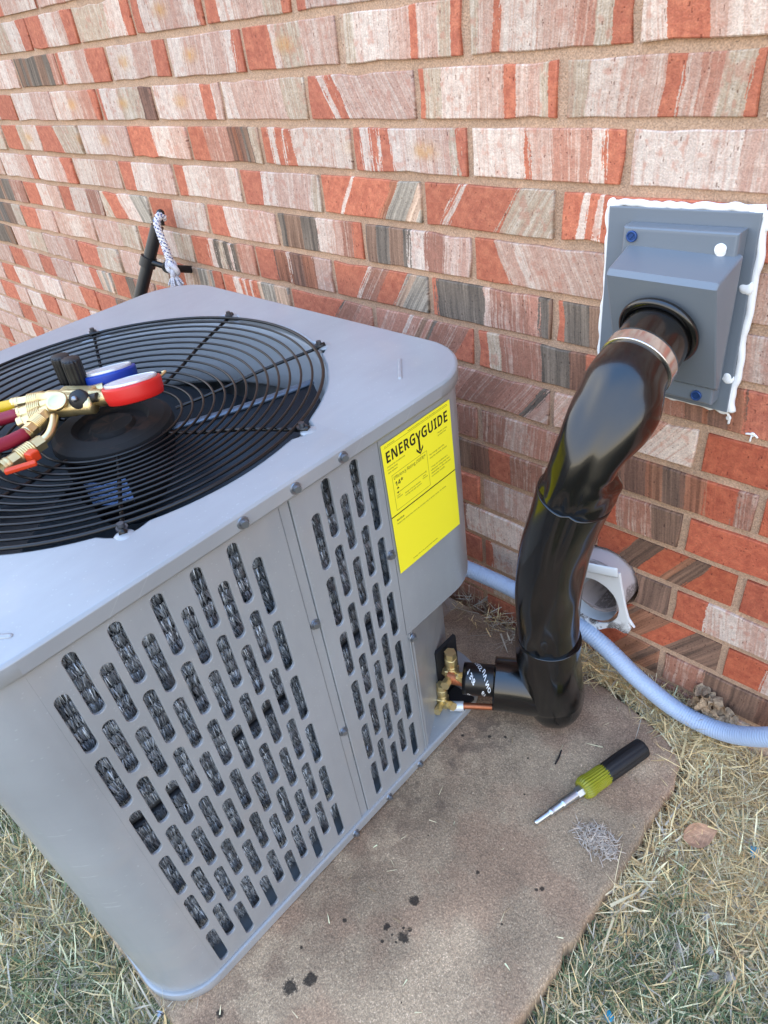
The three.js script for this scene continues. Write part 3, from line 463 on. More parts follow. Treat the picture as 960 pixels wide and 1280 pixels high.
// black line cover: outlet, clamp, three segments, foot, sleeve
const gloss = phys({ color: 0x050506, roughness: 0.24, ior: 1.5, clearcoat: 0.5, clearcoatRoughness: 0.1 });
{
  const t = thing('line_cover', 'glossy black curved duct from the wall box down to the slab', 'duct', [-0.06, 0, 0.16]);
  const O = V(-0.06, 0, 0.16), rel = (a) => a.map((p) => V(...p).sub(O));
  const path = [[-0.003, 0.645, 0.066], [0.000, 0.634, 0.098], [0.000, 0.617, 0.142], [0.000, 0.586, 0.177], [-0.007, 0.543, 0.197], [-0.020, 0.495, 0.202], [-0.035, 0.44, 0.2], [-0.050, 0.37, 0.195], [-0.06, 0.30, 0.186], [-0.064, 0.21, 0.176], [-0.062, 0.13, 0.168], [-0.06, 0.06, 0.16]];
  const full = new THREE.CatmullRomCurve3(rel(path), false, 'centripetal'); const cut = (a, b, n) => Array.from({ length: n + 1 }, (_, i) => full.getPointAt(lerp(a, b, i / n)));
  const dent = (seed, k) => (tt, a) => (fbm(Math.cos(a) * 1.1 + 5, Math.sin(a) * 1.1 + tt * 2.6 + seed, seed, 2) - 0.5) * k;
  const d1 = dent(3, 0.015), d2 = dent(8, 0.009), d3 = dent(12, 0.008);
  const PIN = V(0.86, 0.05, -0.42).normalize(), FRONT = V(0.42, 0.35, 0.75).normalize(), OUT = V(0.75, -0.1, -0.6).normalize();
  const fold = (tt, dir, T, t0, to, wt, wa, d) => { const da = Math.acos(clamp(dir.dot(to.clone().addScaledVector(T, -to.dot(T)).normalize()), -1, 1)); return -d * Math.exp(-(((tt - t0) / wt) ** 2) - (da / wa) ** 2); };
  const crease3 = (tt, dir, T, list) => list.reduce((q, [t0, x, y, z, wt, wa, d]) => q + fold(tt, dir, T, t0, V(x, y, z).normalize(), wt, wa, d), 0);
  mesh('duct_neck', sweep(cut(0.0, 0.12, 6), 0.0385, 14, 36), gloss, t);
  mesh('outlet_seal', (() => { const g = new THREE.TorusGeometry(0.041, 0.0052, 12, 48).rotateX(0.37); const p = full.getPointAt(0.005); return g.translate(p.x, p.y, p.z + 0.004); })(), gloss, t);
  mesh('hose_clamp', sweep(cut(0.075, 0.10, 4), 0.0415, 6, 48), std({ color: 0xd9d6d2, metalness: 0.95, roughness: 0.16 }), t);
  const up = (tt, a, p, dir, T) => 0.0395 + 0.0042 * sstep(0, 0.2, tt) + d1(tt, a) * sstep(0.08, 0.3, tt) * sstep(1, 0.9, tt) + fold(tt, dir, T, 0.66, PIN, 0.12, 0.75, 0.013) - fold(tt, dir, T, 0.82, OUT, 0.035, 0.45, 0.004) - fold(tt, dir, T, 0.36, OUT, 0.14, 0.6, 0.005) + fold(tt, dir, T, 1.0, FRONT, 0.32, 0.13, 0.006) + fold(tt, dir, T, 0.5, FRONT, 0.28, 0.7, 0.005) + crease3(tt, dir, T, [[0.74, 0.95, 0.1, 0.1, 0.03, 0.5, 0.006], [0.93, 0.15, 0.3, 0.85, 0.10, 0.16, 0.007], [0.9, -0.5, 0.3, 0.8, 0.1, 0.2, 0.003], [0.97, 0.55, 0.3, 0.55, 0.09, 0.16, 0.006]]);
  mesh('duct_elbow', sweep(cut(0.095, 0.350, 24), up, 90, 72), gloss, t);
  mesh('duct_section', sweep(cut(0.343, 0.785, 18), (tt, a, p, dir, T) => 0.0440 + 0.0004 * sstep(0.1, 0, tt) + d2(tt, a) * sstep(0, 0.2, tt) * sstep(1, 0.85, tt) + fold(tt, dir, T, 0.0, FRONT, 0.35, 0.13, 0.005) + crease3(tt, dir, T, [[0.95, 0.5, 0, 0.8, 0.10, 0.16, 0.005], [0.97, 0.1, 0, 1, 0.07, 0.2, 0.004], [0.35, 0.9, 0, 0.2, 0.12, 0.5, 0.004], [0.6, 0.2, 0, 0.9, 0.2, 0.1, 0.0015]]), 70, 64), gloss, t);
  mesh('duct_foot', sweep([...cut(0.777, 1, 8), V(0.004, 0.038, 0.002), V(0.008, 0.017, 0.003)], (tt, a) => (0.0462 + d3(tt, a)) * (tt < 0.72 ? 1 : 0.35 + 0.65 * Math.sqrt(Math.max(0, 1 - ((tt - 0.72) / 0.30) ** 2))), 60, 56), gloss, t);
  mesh('duct_sleeve', sweep([[-0.078, 0.080, 0.050], [-0.055, 0.079, 0.036], [-0.03, 0.074, 0.02], [0, 0.07, 0]], (tt, a) => 0.043 * (1 + 0.05 * Math.cos(2 * a)), 24, 40, true, 0.98), gloss, t);
}

// ------------------------------------------------------------------ wall box (line-set entry cover) with caulk
{
  const t = thing('wall_box', 'blue grey plastic wall entry box sealed with white caulk on the brick', 'wall cover', [-0.018, 0.645, 0]);
  const pl = phys({ color: 0x6e767e, roughness: 0.38, clearcoat: 0.25, clearcoatRoughness: 0.3, bumpMap: paintBump, bumpScale: 0.0001 });
  const M = (n, g, m, p = t) => mesh(n, g.translate(0.018, -0.645, 0), m, p);
  const C = [[-0.103, 0.536], [0.067, 0.534], [0.0635, 0.760], [-0.104, 0.755]];
  const ex = (pts, d, b, z, holes) => { const s = new THREE.Shape(pts.map((p) => new THREE.Vector2(...p))); return crease(new THREE.ExtrudeGeometry(s, { depth: d - 2 * b, bevelEnabled: true, bevelThickness: b, bevelSize: b, bevelOffset: -b, bevelSegments: 3 }).translate(0, 0, z + b), 0.5); };
  M('back_plate', ex(C, 0.010, 0.0015, 0.0025), pl);
  M('raised_flange', ex([[-0.075, 0.551], [0.055, 0.550], [0.053, 0.745], [-0.074, 0.741]], 0.024, 0.004, 0.011), pl);
  // hood: side profile swept across the width, narrower towards the face
  const prof = [[0.030, 0.723], [0.080, 0.709], [0.085, 0.703], [0.0385, 0.574], [0.034, 0.570], [0.030, 0.568]];
  const hs = new THREE.Shape(prof.map((p) => new THREE.Vector2(...p)));
  const hg = new THREE.ExtrudeGeometry(hs, { depth: 0.118, bevelEnabled: true, bevelThickness: 0.004, bevelSize: 0.003, bevelOffset: -0.003, bevelSegments: 3 }).translate(0, 0, -0.059).rotateY(-Math.PI / 2).translate(-0.004, 0, 0);
  { const p = hg.attributes.position; for (let i = 0; i < p.count; i++) { const z = p.getZ(i); p.setZ(i, z); p.setX(i, (p.getX(i) + 0.004) * lerp(1.0, 0.97, clamp((z - 0.03) / 0.055, 0, 1)) - 0.004); } hg.computeVertexNormals(); }
  const hood = M('hood', crease(hg, 0.35), pl);
  const screwBlue = std({ color: 0x2a4a80, metalness: 0.3, roughness: 0.4 });
  for (const [x, y, z] of [[-0.062, 0.7315, 0.0352], [0.037, 0.5595, 0.0352]]) M('screw', merge([new THREE.CylinderGeometry(0.0062, 0.0062, 0.003, 20, 1).rotateX(Math.PI / 2).translate(x, y, z), new THREE.TorusGeometry(0.0052, 0.0012, 8, 20).translate(x, y, z + 0.0017), new THREE.BoxGeometry(0.008, 0.0014, 0.0012).rotateZ(0.9).translate(x, y, z + 0.002)]), screwBlue);
  const caulk = std({ color: 0xeeeeec, roughness: 0.5 });
  const R = rng(77), bead = (a, b, r, seed, push) => { const pts = []; for (let i = 0; i <= 22; i++) { const k = i / 22; pts.push([lerp(a[0], b[0], k) + (vnoise(i * 0.9, 1, seed) - 0.5) * 0.004 + push[0] * 0.002, lerp(a[1], b[1], k) + (vnoise(i * 0.9, 2, seed) - 0.5) * 0.004 + push[1] * 0.002, 0.006]); } return sweep(pts, (tt, an) => r * (0.62 + 0.4 * vnoise(tt * 13, an * 0.5, seed + 3)), 90, 12); };
  const blob = (x, y, r, z = 0.010, seed = 1) => { const g = new THREE.SphereGeometry(r, 18, 12); const p = g.attributes.position; for (let i = 0; i < p.count; i++) { const k = 0.8 + 0.5 * vnoise(p.getX(i) * 220 + seed * 9, p.getY(i) * 220 + p.getZ(i) * 160, seed); p.setXYZ(i, p.getX(i) * k, p.getY(i) * k, p.getZ(i) * k * 0.4); } g.computeVertexNormals(); return g.translate(x, y, z); };
  M('caulk_bead', merge([bead(C[3], C[2], 0.0052, 11, [0, 1]), bead(C[2], C[1], 0.0055, 12, [1, 0]), bead(C[0], C[3], 0.0042, 13, [-1, 0]), bead(C[0], C[1], 0.0030, 14, [0, -1]),
    blob(0.057, 0.757, 0.009, 0.008, 2), blob(0.067, 0.748, 0.006, 0.008, 3), blob(-0.102, 0.756, 0.006, 0.008, 4), blob(0.061, 0.682, 0.0075, 0.011, 5), blob(0.0605, 0.577, 0.007, 0.011, 6), blob(0.066, 0.538, 0.0055, 0.008, 7), blob(0.068, 0.523, 0.003, 0.003, 8), blob(0.0365, 0.7265, 0.0062, 0.0355, 9), blob(0.037, 0.717, 0.004, 0.036, 10)]), caulk);
  M('caulk_smear', merge([sweep([[0.067, 0.53, 0.006], [0.069, 0.522, 0.003], [0.0685, 0.515, 0.002]], 0.0016, 8, 6)]), caulk);
  M('caulk_smear', merge([blob(0.098, 0.508, 0.0028, 0.001, 12), sweep([[0.09, 0.507, 0.001], [0.1, 0.5085, 0.0015], [0.104, 0.505, 0.001]], 0.0014, 8, 6), sweep([[0.097, 0.507, 0.001], [0.0965, 0.498, 0.001]], 0.0011, 6, 6)]), caulk);
}
// ------------------------------------------------------------------ PVC stub with its broken white flange
{
  const t = thing('drain_stub', 'white plastic pipe stub with a broken square flange sticking out of the brick', 'pipe', [HOLE.x, HOLE.y, 0]);
  const M = (n, g, m) => mesh(n, g.translate(-HOLE.x, -HOLE.y, 0), m, t);
  const dirt = dataTex(512, 512, (i, j) => { const a = fbm(i / 60, j / 60, 111, 4), b = vnoise(i * 0.4, j * 0.4, 112), k = sstep(0.50, 0.66, a) * (b > 0.35 ? 1 : 0.3); return [lerp(186, 96, k * 0.6), lerp(172, 84, k * 0.6), lerp(168, 80, k * 0.6)]; });
  const prof = [[0.042, -0.11], [0.042, 0.026], [0.044, 0.028], [0.049, 0.028], [0.052, 0.024], [0.052, -0.11]].map(([r, z]) => new THREE.Vector2(r, z));
  M('pipe_collar', new THREE.LatheGeometry(prof, 48).rotateX(Math.PI / 2).translate(HOLE.x, HOLE.y, 0), std({ map: dirt, roughness: 0.7, side: THREE.DoubleSide }));
  M('pipe_cap', new THREE.CircleGeometry(0.0425, 32).translate(HOLE.x, HOLE.y, -0.44), std({ color: 0xb9b8b4, roughness: 0.6, side: THREE.DoubleSide }));
  M('pipe_bore', new THREE.CylinderGeometry(0.042, 0.042, 0.34, 32, 1, true).rotateX(Math.PI / 2).translate(HOLE.x, HOLE.y, -0.28), std({ color: 0xb9b8b4, roughness: 0.6, side: THREE.DoubleSide }));
  const dt = dataTex(512, 512, (i, j) => { const x = i / 512, y = j / 512, a = fbm(i / 40, j / 40, 113, 4), b = vnoise(i * 0.33, j * 0.33, 114); let k = sstep(0.35, 0.6, a) * (sstep(0.36, 0.22, y + (a - 0.5) * 0.2) + 0.7 * sstep(0.80, 0.9, y) * sstep(0.7, 0.4, x)); k = clamp(k, 0, 1) * (b > 0.4 ? 1 : 0.45); return [lerp(226, 92, k), lerp(226, 84, k), lerp(224, 78, k)]; });
  const hc = [-0.062, 0.181], R = rng(9);
  const out = [[-0.024, 0.2570], [-0.018, 0.2300], [-0.008, 0.1940], [-0.002, 0.1770], [0.009, 0.1635], [0.0015, 0.1670], [-0.003, 0.1690], [0.0035, 0.1580], [0.001, 0.1460], [-0.006, 0.1430], [-0.020, 0.1450], [-0.034, 0.1370], [-0.046, 0.1260], [-0.06, 0.1200], [-0.092, 0.1170], [-0.104, 0.1400], [-0.108, 0.1800], [-0.102, 0.2320], [-0.07, 0.2460], [-0.05, 0.2500]];
  const s = new THREE.Shape(out.map((p) => new THREE.Vector2(p[0], p[1]))), h = new THREE.Path(); for (let i = 0; i <= 40; i++) { const a = i / 40 * 2 * Math.PI, r = 0.0435 + (R() - 0.5) * 0.0006; const x = hc[0] + Math.cos(a) * r, y = hc[1] + Math.sin(a) * r; i ? h.lineTo(x, y) : h.moveTo(x, y); } s.holes.push(h);
  const g = new THREE.ExtrudeGeometry(s, { depth: 0.0035, bevelEnabled: true, bevelThickness: 0.0006, bevelSize: 0.0006, bevelOffset: -0.0006, bevelSegments: 1 }).translate(0, 0, 0.046);
  const u = g.attributes.uv, p = g.attributes.position; for (let i = 0; i < u.count; i++) u.setXY(i, (p.getX(i) + 0.11) / 0.13, (p.getY(i) - 0.116) / 0.15);
  M('broken_flange', g, std({ map: dt, roughness: 0.55 }));
  M('flange_neck', new THREE.CylinderGeometry(0.0438, 0.0418, 0.11, 40, 1, true).rotateX(Math.PI / 2).translate(hc[0] - 0.004, hc[1] + 0.004, -0.006), std({ color: 0xbfc2c4, roughness: 0.4, side: THREE.DoubleSide }));
  M('torn_strip', sweep([[-0.104, 0.242, 0.054], [-0.07, 0.253, 0.059], [-0.026, 0.259, 0.052]], 0.009, 14, 8, true, 0.22), std({ color: 0xdfe2e4, roughness: 0.55 }));
}
// ------------------------------------------------------------------ pale blue conduit
{
  const pts = [[-0.62, 0.16, 0.10], [-0.42, 0.158, 0.095], [-0.268, 0.146, 0.072], [-0.205, 0.139, 0.064], [-0.13, 0.135, 0.066], [-0.05, 0.112, 0.058], [0.03, 0.058, 0.050], [0.095, 0.022, 0.040], [0.157, 0.026, 0.040], [0.216, 0.070, 0.048], [0.28, 0.15, 0.05], [0.33, 0.26, 0.05]];
  const band = dataTex(64, 64, (i, j) => { const k = (i + j) % 64 / 64; const v = k < 0.3 ? 1.03 : 0.97; return [142 * v, 164 * v, 196 * v]; }); band.repeat.set(1, 160);
  tag(mesh('conduit', sweep(pts, (tt, a) => 0.0142 + 0.0003 * Math.sin(tt * 260 * 2 * Math.PI + a), 1400, 18), phys({ color: 0xa2b4cd, roughness: 0.45, clearcoat: 0.3, clearcoatRoughness: 0.3 })), 'pale blue ribbed conduit curving along the base of the wall', 'conduit');
}
// ------------------------------------------------------------------ screwdriver
{
  const t = thing('screwdriver', 'multi bit screwdriver with black and translucent yellow handle lying on the slab', 'screwdriver', [0.05, 0, 0.23]);
  const a = V(0.019, 0.0075, 0.332), b = V(0.081, 0.0172, 0.129), d = b.clone().sub(a).normalize(), at = (k) => a.clone().addScaledVector(d, k).toArray();
  const M = (n, g, m, p = t) => mesh(n, g.translate(-0.05, 0, -0.23), m, p);
  const chrome = std({ color: 0xc4c8cc, metalness: 1, roughness: 0.32 });
  M('bit', turned(at(0), at(0.21), [[0, 0], [0, 0.0032], [0.003, 0.0042], [0.026, 0.0043], [0.027, 0.0055], [0.030, 0.006], [0.031, 0.0056], [0.034, 0.0057], [0.049, 0.0057], [0.050, 0.0071], [0.053, 0.0073], [0.054, 0.0068], [0.078, 0.0068]], 24), chrome);
  const sh = M('shaft', turned(at(0), at(0.21), [[0.0775, 0], [0.0775, 0.0084], [0.091, 0.0088]], 6), chrome); sh.geometry = toCreasedNormals(sh.geometry, 0.2);
  const flute = (n, amp) => (tt, an) => 1 - amp * Math.pow(Math.abs(Math.sin(an * n / 2)), 6);
  const fy = flute(24, 0.10), collar = [0.0135, 0.0168, 0.0170, 0.0160, 0.0158, 0.0158, 0.0160, 0.0155, 0.0145];
  const cr = (tt) => { const k = tt * 8, i = Math.min(7, Math.floor(k)); return lerp(collar[i], collar[i + 1], k - i); };
  M('collar', sweep([at(0.088), at(0.105), at(0.12), at(0.138)], (tt, an) => cr(tt) * fy(tt, an), 30, 120), phys({ color: 0xc6c63a, roughness: 0.2, transmission: 0.55, thickness: 0.02, ior: 1.45, attenuationColor: new THREE.Color(0.62, 0.64, 0.06), attenuationDistance: 0.02 }));
  const fb = flute(8, 0.05);
  M('handle', sweep([at(0.131), at(0.15), at(0.18), at(0.2125)], (tt, an) => (0.0152 + 0.0008 * Math.sin(tt * Math.PI)) * fb(tt, an) * (tt > 0.94 ? Math.sqrt(Math.max(0.35, 1 - ((tt - 0.94) / 0.075) ** 2)) : tt < 0.03 ? 0.95 : 1), 50, 96), std({ color: 0x17181a, roughness: 0.55, bumpMap: paintBump, bumpScale: 0.0003 }));
}
// ------------------------------------------------------------------ manifold gauge set on the grille
{
  const t = thing('gauge_manifold', 'brass refrigerant manifold with a red and a blue gauge lying on the grille', 'gauge set', [-0.51, 0.61, 0.507]);
  const M = (n, g, m, p = t) => mesh(n, g.translate(0.45, -0.64, -0.53), m, p);
  const lens = phys({ color: 0xf2f2f0, roughness: 0.3, transmission: 0.45, thickness: 0, ior: 1.4 }), white = std({ color: 0xe8e6e0, roughness: 0.5 });
  const knobM = std({ color: 0x121213, roughness: 0.5 });
  for (const [x, y, z, colr, name] of [[-0.392, 0.676, 0.505, 0xd0231e, 'red'], [-0.486, 0.662, 0.490, 0x123a9c, 'blue']]) {
    const rub = std({ color: colr, roughness: 0.42 }), up = V(-0.25, 1, -0.10).normalize(), b = [x, y, z], e = [x + up.x, y + up.y, z + up.z], K = 0.98, pf = (l) => l.map(([h, r]) => [h < -0.015 ? h * 0.68 : h * K * 0.8, r * K]);
    const boot = M('gauge', turned(b, e, pf([[-0.030, 0], [-0.030, 0.030], [-0.028, 0.0335], [-0.018, 0.0352], [-0.003, 0.0358], [0.001, 0.0352], [0.001, 0.0318], [-0.003, 0.0312]]), 48), rub);
    boot.userData.label = name + ' rubber booted pressure gauge';
    M('dial', turned(b, e, pf([[-0.006, 0], [-0.006, 0.0312]]), 40), white, boot); M('bezel', turned(b, e, pf([[0.0008, 0.0315], [0.004, 0.0318], [0.0052, 0.031], [0.0052, 0.0295], [0.002, 0.029]]), 40), std({ color: 0xcfd2d4, roughness: 0.25, metalness: 0.3 }), boot); M('lens', turned(b, e, pf([[0.0058, 0], [0.0046, 0.0292]]), 40), lens, boot);
  }
  // body: two joined brass barrels
  M('body', merge([turned([-0.505, 0.654, 0.575], [-0.43, 0.656, 0.528], [[0, 0], [0, 0.0095], [0.012, 0.0095], [0.013, 0.0115], [0.03, 0.0115], [0.031, 0.0098], [0.036, 0.0098], [0.037, 0.0118], [0.06, 0.0118], [0.061, 0.0105], [0.0885, 0.0105], [0.0885, 0]]), turned([-0.472, 0.652, 0.575], [-0.425, 0.655, 0.544], [[0, 0], [0, 0.0105], [0.01, 0.0105], [0.011, 0.0122], [0.03, 0.0122], [0.031, 0.011], [0.056, 0.011], [0.056, 0]]), new RoundedBoxGeometry(0.046, 0.022, 0.030, 2, 0.003).rotateY(0.55).translate(-0.462, 0.655, 0.548), rod([-0.44, 0.657, 0.54], [-0.395, 0.664, 0.522], 0.0085, 0.0085, 6), rod([-0.47, 0.654, 0.545], [-0.452, 0.656, 0.515], 0.0085)]), brass);
  M('sight_glass', (() => turned([-0.452, 0.664, 0.574], [-0.442, 0.69, 0.584], [[0, 0], [0, 0.0125], [0.003, 0.0132], [0.0045, 0.012], [0.0045, 0.0088], [0.003, 0.008], [0.003, 0]], 28))(), brassPale);
  const ridge = (p, h, r) => sweep([p, [p[0], p[1] + h * 0.5, p[2]], [p[0] + 0.001, p[1] + h, p[2]]], (tt, an) => r * (1 - 0.10 * Math.pow(Math.abs(Math.sin(an * 7)), 3)) * (tt > 0.9 ? 0.94 : 1), 14, 84);
  M('knob', ridge([-0.488, 0.658, 0.529], 0.036, 0.0118), knobM); M('knob', ridge([-0.520, 0.655, 0.529], 0.036, 0.0118), knobM);
  const vk = M('valve_knob', merge([turned([-0.440, 0.660, 0.550], [-0.425, 0.672, 0.565], [[0, 0], [0, 0.011], [0.006, 0.0125], [0.012, 0.011], [0.014, 0]], 20), rod([-0.452, 0.656, 0.555], [-0.42, 0.664, 0.538], 0.0055)]), knobM);
  M('valve_screw', turned([-0.4285, 0.6695, 0.5615], [-0.413, 0.682, 0.577], [[0, 0], [0, 0.004], [0.0035, 0.003], [0.0035, 0]], 12), screwMat, vk);
  const nut = (a, b) => {                 // hexagon, knurled ring, hose collar
    const A0 = V(...a), d = V(...b).sub(A0), l = d.length(), at = (k) => A0.clone().addScaledVector(d, k).toArray();
    const hex = toCreasedNormals(turned(at(0.0), b, [[0, 0.004], [0, 0.0094], [l * 0.24, 0.0094], [l * 0.24, 0.004]], 6), 0.2), hex2 = toCreasedNormals(turned(at(0.62), b, [[0, 0.004], [0, 0.0086], [l * 0.2, 0.0086], [l * 0.2, 0.004]], 6), 0.2);
    const ring = []; for (let k = 0; k < 7; k++) ring.push([l * (0.25 + k * 0.052), 0.0088], [l * (0.262 + k * 0.052), 0.0098], [l * (0.285 + k * 0.052), 0.0098], [l * (0.297 + k * 0.052), 0.0088]);
    return merge([hex, turned(at(0), b, [[l * 0.24, 0.006], ...ring, [l * 0.62, 0.006]], 26), hex2, turned(at(0), b, [[l * 0.82, 0.0078], [l * 0.84, 0.0086], [l * 0.9, 0.0086], [l * 0.91, 0.0078], [l * 0.93, 0.0086], [l, 0.0084]], 22)]); };
  M('fitting', nut([-0.497, 0.654, 0.56], [-0.541, 0.648, 0.598]), brass); M('fitting', nut([-0.482, 0.653, 0.572], [-0.512, 0.646, 0.608]), brass);
  M('fitting', nut([-0.462, 0.652, 0.588], [-0.449, 0.645, 0.624]), brassPale); M('fitting', nut([-0.476, 0.65, 0.578], [-0.497, 0.64, 0.612]), brassPale);
  M('side_tube', sweep([[-0.448, 0.652, 0.585], [-0.436, 0.648, 0.594], [-0.428, 0.642, 0.606], [-0.426, 0.639, 0.62]], 0.0052, 20, 12), brassPale);
  M('fitting', nut([-0.427, 0.639, 0.615], [-0.417, 0.635, 0.668]), brass);
  M('shutoff_lever', merge([new RoundedBoxGeometry(0.012, 0.012, 0.013, 2, 0.002).rotateY(0.3).translate(-0.408, 0.637, 0.636), new RoundedBoxGeometry(0.008, 0.006, 0.034, 2, 0.002).rotateY(-0.35).translate(-0.397, 0.636, 0.655), rod([-0.425, 0.638, 0.634], [-0.405, 0.638, 0.636], 0.005)]), std({ color: 0xd9441f, roughness: 0.4 }));
  M('hanging_hook', sweep(Array.from({ length: 15 }, (_, i) => { const a = (-0.75 + 1.5 * i / 14) * Math.PI; return [-0.418 + Math.sin(a + 2.2) * -0.008 + Math.cos(a) * 0.013, 0.658 + Math.cos(a) * 0.002, 0.456 + Math.sin(a) * 0.011]; }), 0.0017, 50, 8), brassPale);
  const hose = (n, label, pts, r, colr) => tag(mesh(n, sweep(pts, r, 60, 16), std({ color: colr, roughness: 0.42 })), label, 'hose');
  hose('charging_hose', 'yellow refrigerant hose topmost at the left of the brass manifold', [[-0.596, 0.618, 0.571], [-0.616, 0.617, 0.60], [-0.635, 0.625, 0.66], [-0.60, 0.634, 0.76], [-0.60, 0.615, 0.85], [-0.60, 0.5, 0.885], [-0.6, 0.3, 0.885]], 0.0078, 0xdfb41a);
  hose('charging_hose', 'dark red refrigerant hose directly below the yellow one', [[-0.568, 0.617, 0.580], [-0.577, 0.617, 0.605], [-0.585, 0.625, 0.67], [-0.545, 0.634, 0.77], [-0.545, 0.615, 0.85], [-0.545, 0.5, 0.883], [-0.545, 0.3, 0.883]], 0.0078, 0x8d1f33);
  hose('charging_hose', 'dark red refrigerant hose just above the orange shutoff lever', [[-0.510, 0.616, 0.597], [-0.505, 0.617, 0.622], [-0.498, 0.625, 0.68], [-0.44, 0.634, 0.77], [-0.44, 0.615, 0.85], [-0.44, 0.5, 0.881], [-0.44, 0.3, 0.881]], 0.0078, 0x8d1f33);
}
// ------------------------------------------------------------------ pole with clamp, rope
{
  const t = thing('metal_pole', 'black metal pole leaning against the wall behind the air conditioner', 'pole', [-1.36, GY, 0.36]);
  const M = (n, g, m) => mesh(n, g.translate(1.36, -GY, -0.36), m, t);
  const blk = std({ color: 0x101113, roughness: 0.42 });
  M('tube', merge([rod([-1.115, 0.652, 0.035], [-1.36, GY, 0.36], 0.0132, 0.0132, 24), rod([-1.107, 0.672, 0.026], [-1.113, 0.658, 0.032], 0.0075, 0.0135, 20), new THREE.SphereGeometry(0.0085, 14, 10).translate(-1.106, 0.675, 0.025)]), blk);
  M('clamp', merge([rod([-1.137, 0.593, 0.063], [-1.143, 0.575, 0.071], 0.0175, 0.0175, 24), rod([-1.13, 0.585, 0.067], [-1.10, 0.573, 0.05], 0.006), new THREE.TorusGeometry(0.0085, 0.0042, 8, 20).rotateY(0.6).translate(-1.096, 0.572, 0.05), rod([-1.095, 0.571, 0.05], [-1.092, 0.553, -0.002], 0.008)]), blk);
}
{
  const t = thing('rope', 'white and blue braided rope knotted and hanging from the black pole', 'rope', [-1.09, 0.52, 0.045]);
  const M = (n, g, m) => mesh(n, g.translate(1.09, -0.52, -0.045), m, t);
  const braid = dataTex(128, 256, (i, j) => { const a = ((i / 128 * 4 + j / 256 * 6) % 1), b = ((i / 128 * 4 - j / 256 * 6 + 20) % 1), n = vnoise(i * 0.5, j * 0.5, 121); if (a < 0.33 && b < 0.7) return [60 + n * 40, 72 + n * 40, 112 + n * 50]; const v = 190 + n * 50; return [v, v * 0.98, v * 0.97]; }); braid.repeat.set(1, 18);
  const rm = std({ map: braid, roughness: 0.9 });
  const strand = (pts, r) => sweep(pts, (tt, a) => r * (1 + 0.16 * Math.sin(a * 3 + tt * 120)), 80, 18);
  M('cord', merge([strand([[-1.104, 0.664, 0.02], [-1.098, 0.674, 0.035], [-1.09, 0.655, 0.048], [-1.083, 0.62, 0.05], [-1.078, 0.58, 0.05]], 0.0062), strand([[-1.102, 0.672, 0.028], [-1.088, 0.664, 0.05], [-1.076, 0.63, 0.052], [-1.072, 0.585, 0.05]], 0.0062), strand([[-1.076, 0.565, 0.05], [-1.074, 0.54, 0.05], [-1.068, 0.51, 0.05], [-1.066, 0.46, 0.05]], 0.0058)]), rm);
  const kn = new THREE.TorusKnotGeometry(0.0098, 0.0058, 90, 12, 2, 3).scale(1, 1.1, 0.9).translate(-1.075, 0.572, 0.05);
  M('knot', kn, rm);
  const R = rng(131), fr = []; for (let i = 0; i < 46; i++) { const a = R() * 6.28, r = 0.006 + R() * 0.012; fr.push(sweep([[-1.073, 0.562, 0.05], [-1.073 + Math.cos(a) * r * 0.7, 0.552, 0.052 + Math.sin(a) * r * 0.6], [-1.073 + Math.cos(a) * r * 1.25, 0.535 + R() * 0.008, 0.052 + Math.sin(a) * r]], 0.0013, 5, 5)); }
  M('frayed_end', merge(fr), rm);
}
// ------------------------------------------------------------------ grass, straw and small litter
function blade(R, len, w, bend, twist) {
  const P = [], I = [], n = 4, C = []; const t0 = 0.75 + R() * 0.5;
  for (let i = 0; i <= n; i++) { const k = i / n, ang = bend * k, y = len * (bend ? Math.sin(ang) / bend : k), x = len * (bend ? (1 - Math.cos(ang)) / bend : 0), ww = w * 0.5 * (i === n ? 0.15 : 1 - 0.35 * k), c = Math.cos(twist * k), s = Math.sin(twist * k); P.push(x - s * ww, y, -c * ww, x + s * ww, y, c * ww); for (let q = 0; q < 2; q++) C.push(t0, t0, t0); }
  for (let i = 0; i < n; i++) { const a = i * 2; I.push(a, a + 1, a + 2, a + 2, a + 1, a + 3); }
  const g = new THREE.BufferGeometry(); g.setAttribute('position', new THREE.Float32BufferAttribute(P, 3)); g.setAttribute('color', new THREE.Float32BufferAttribute(C, 3)); g.setIndex(I); g.computeVertexNormals(); return g.toNonIndexed();
}
const tuft = (seed, n, len, w, spread, tilt) => ({ n, len, w, spread, tilt });
const leafMat = std({ color: 0xffffff, vertexColors: true, roughness: 0.85, side: THREE.DoubleSide });
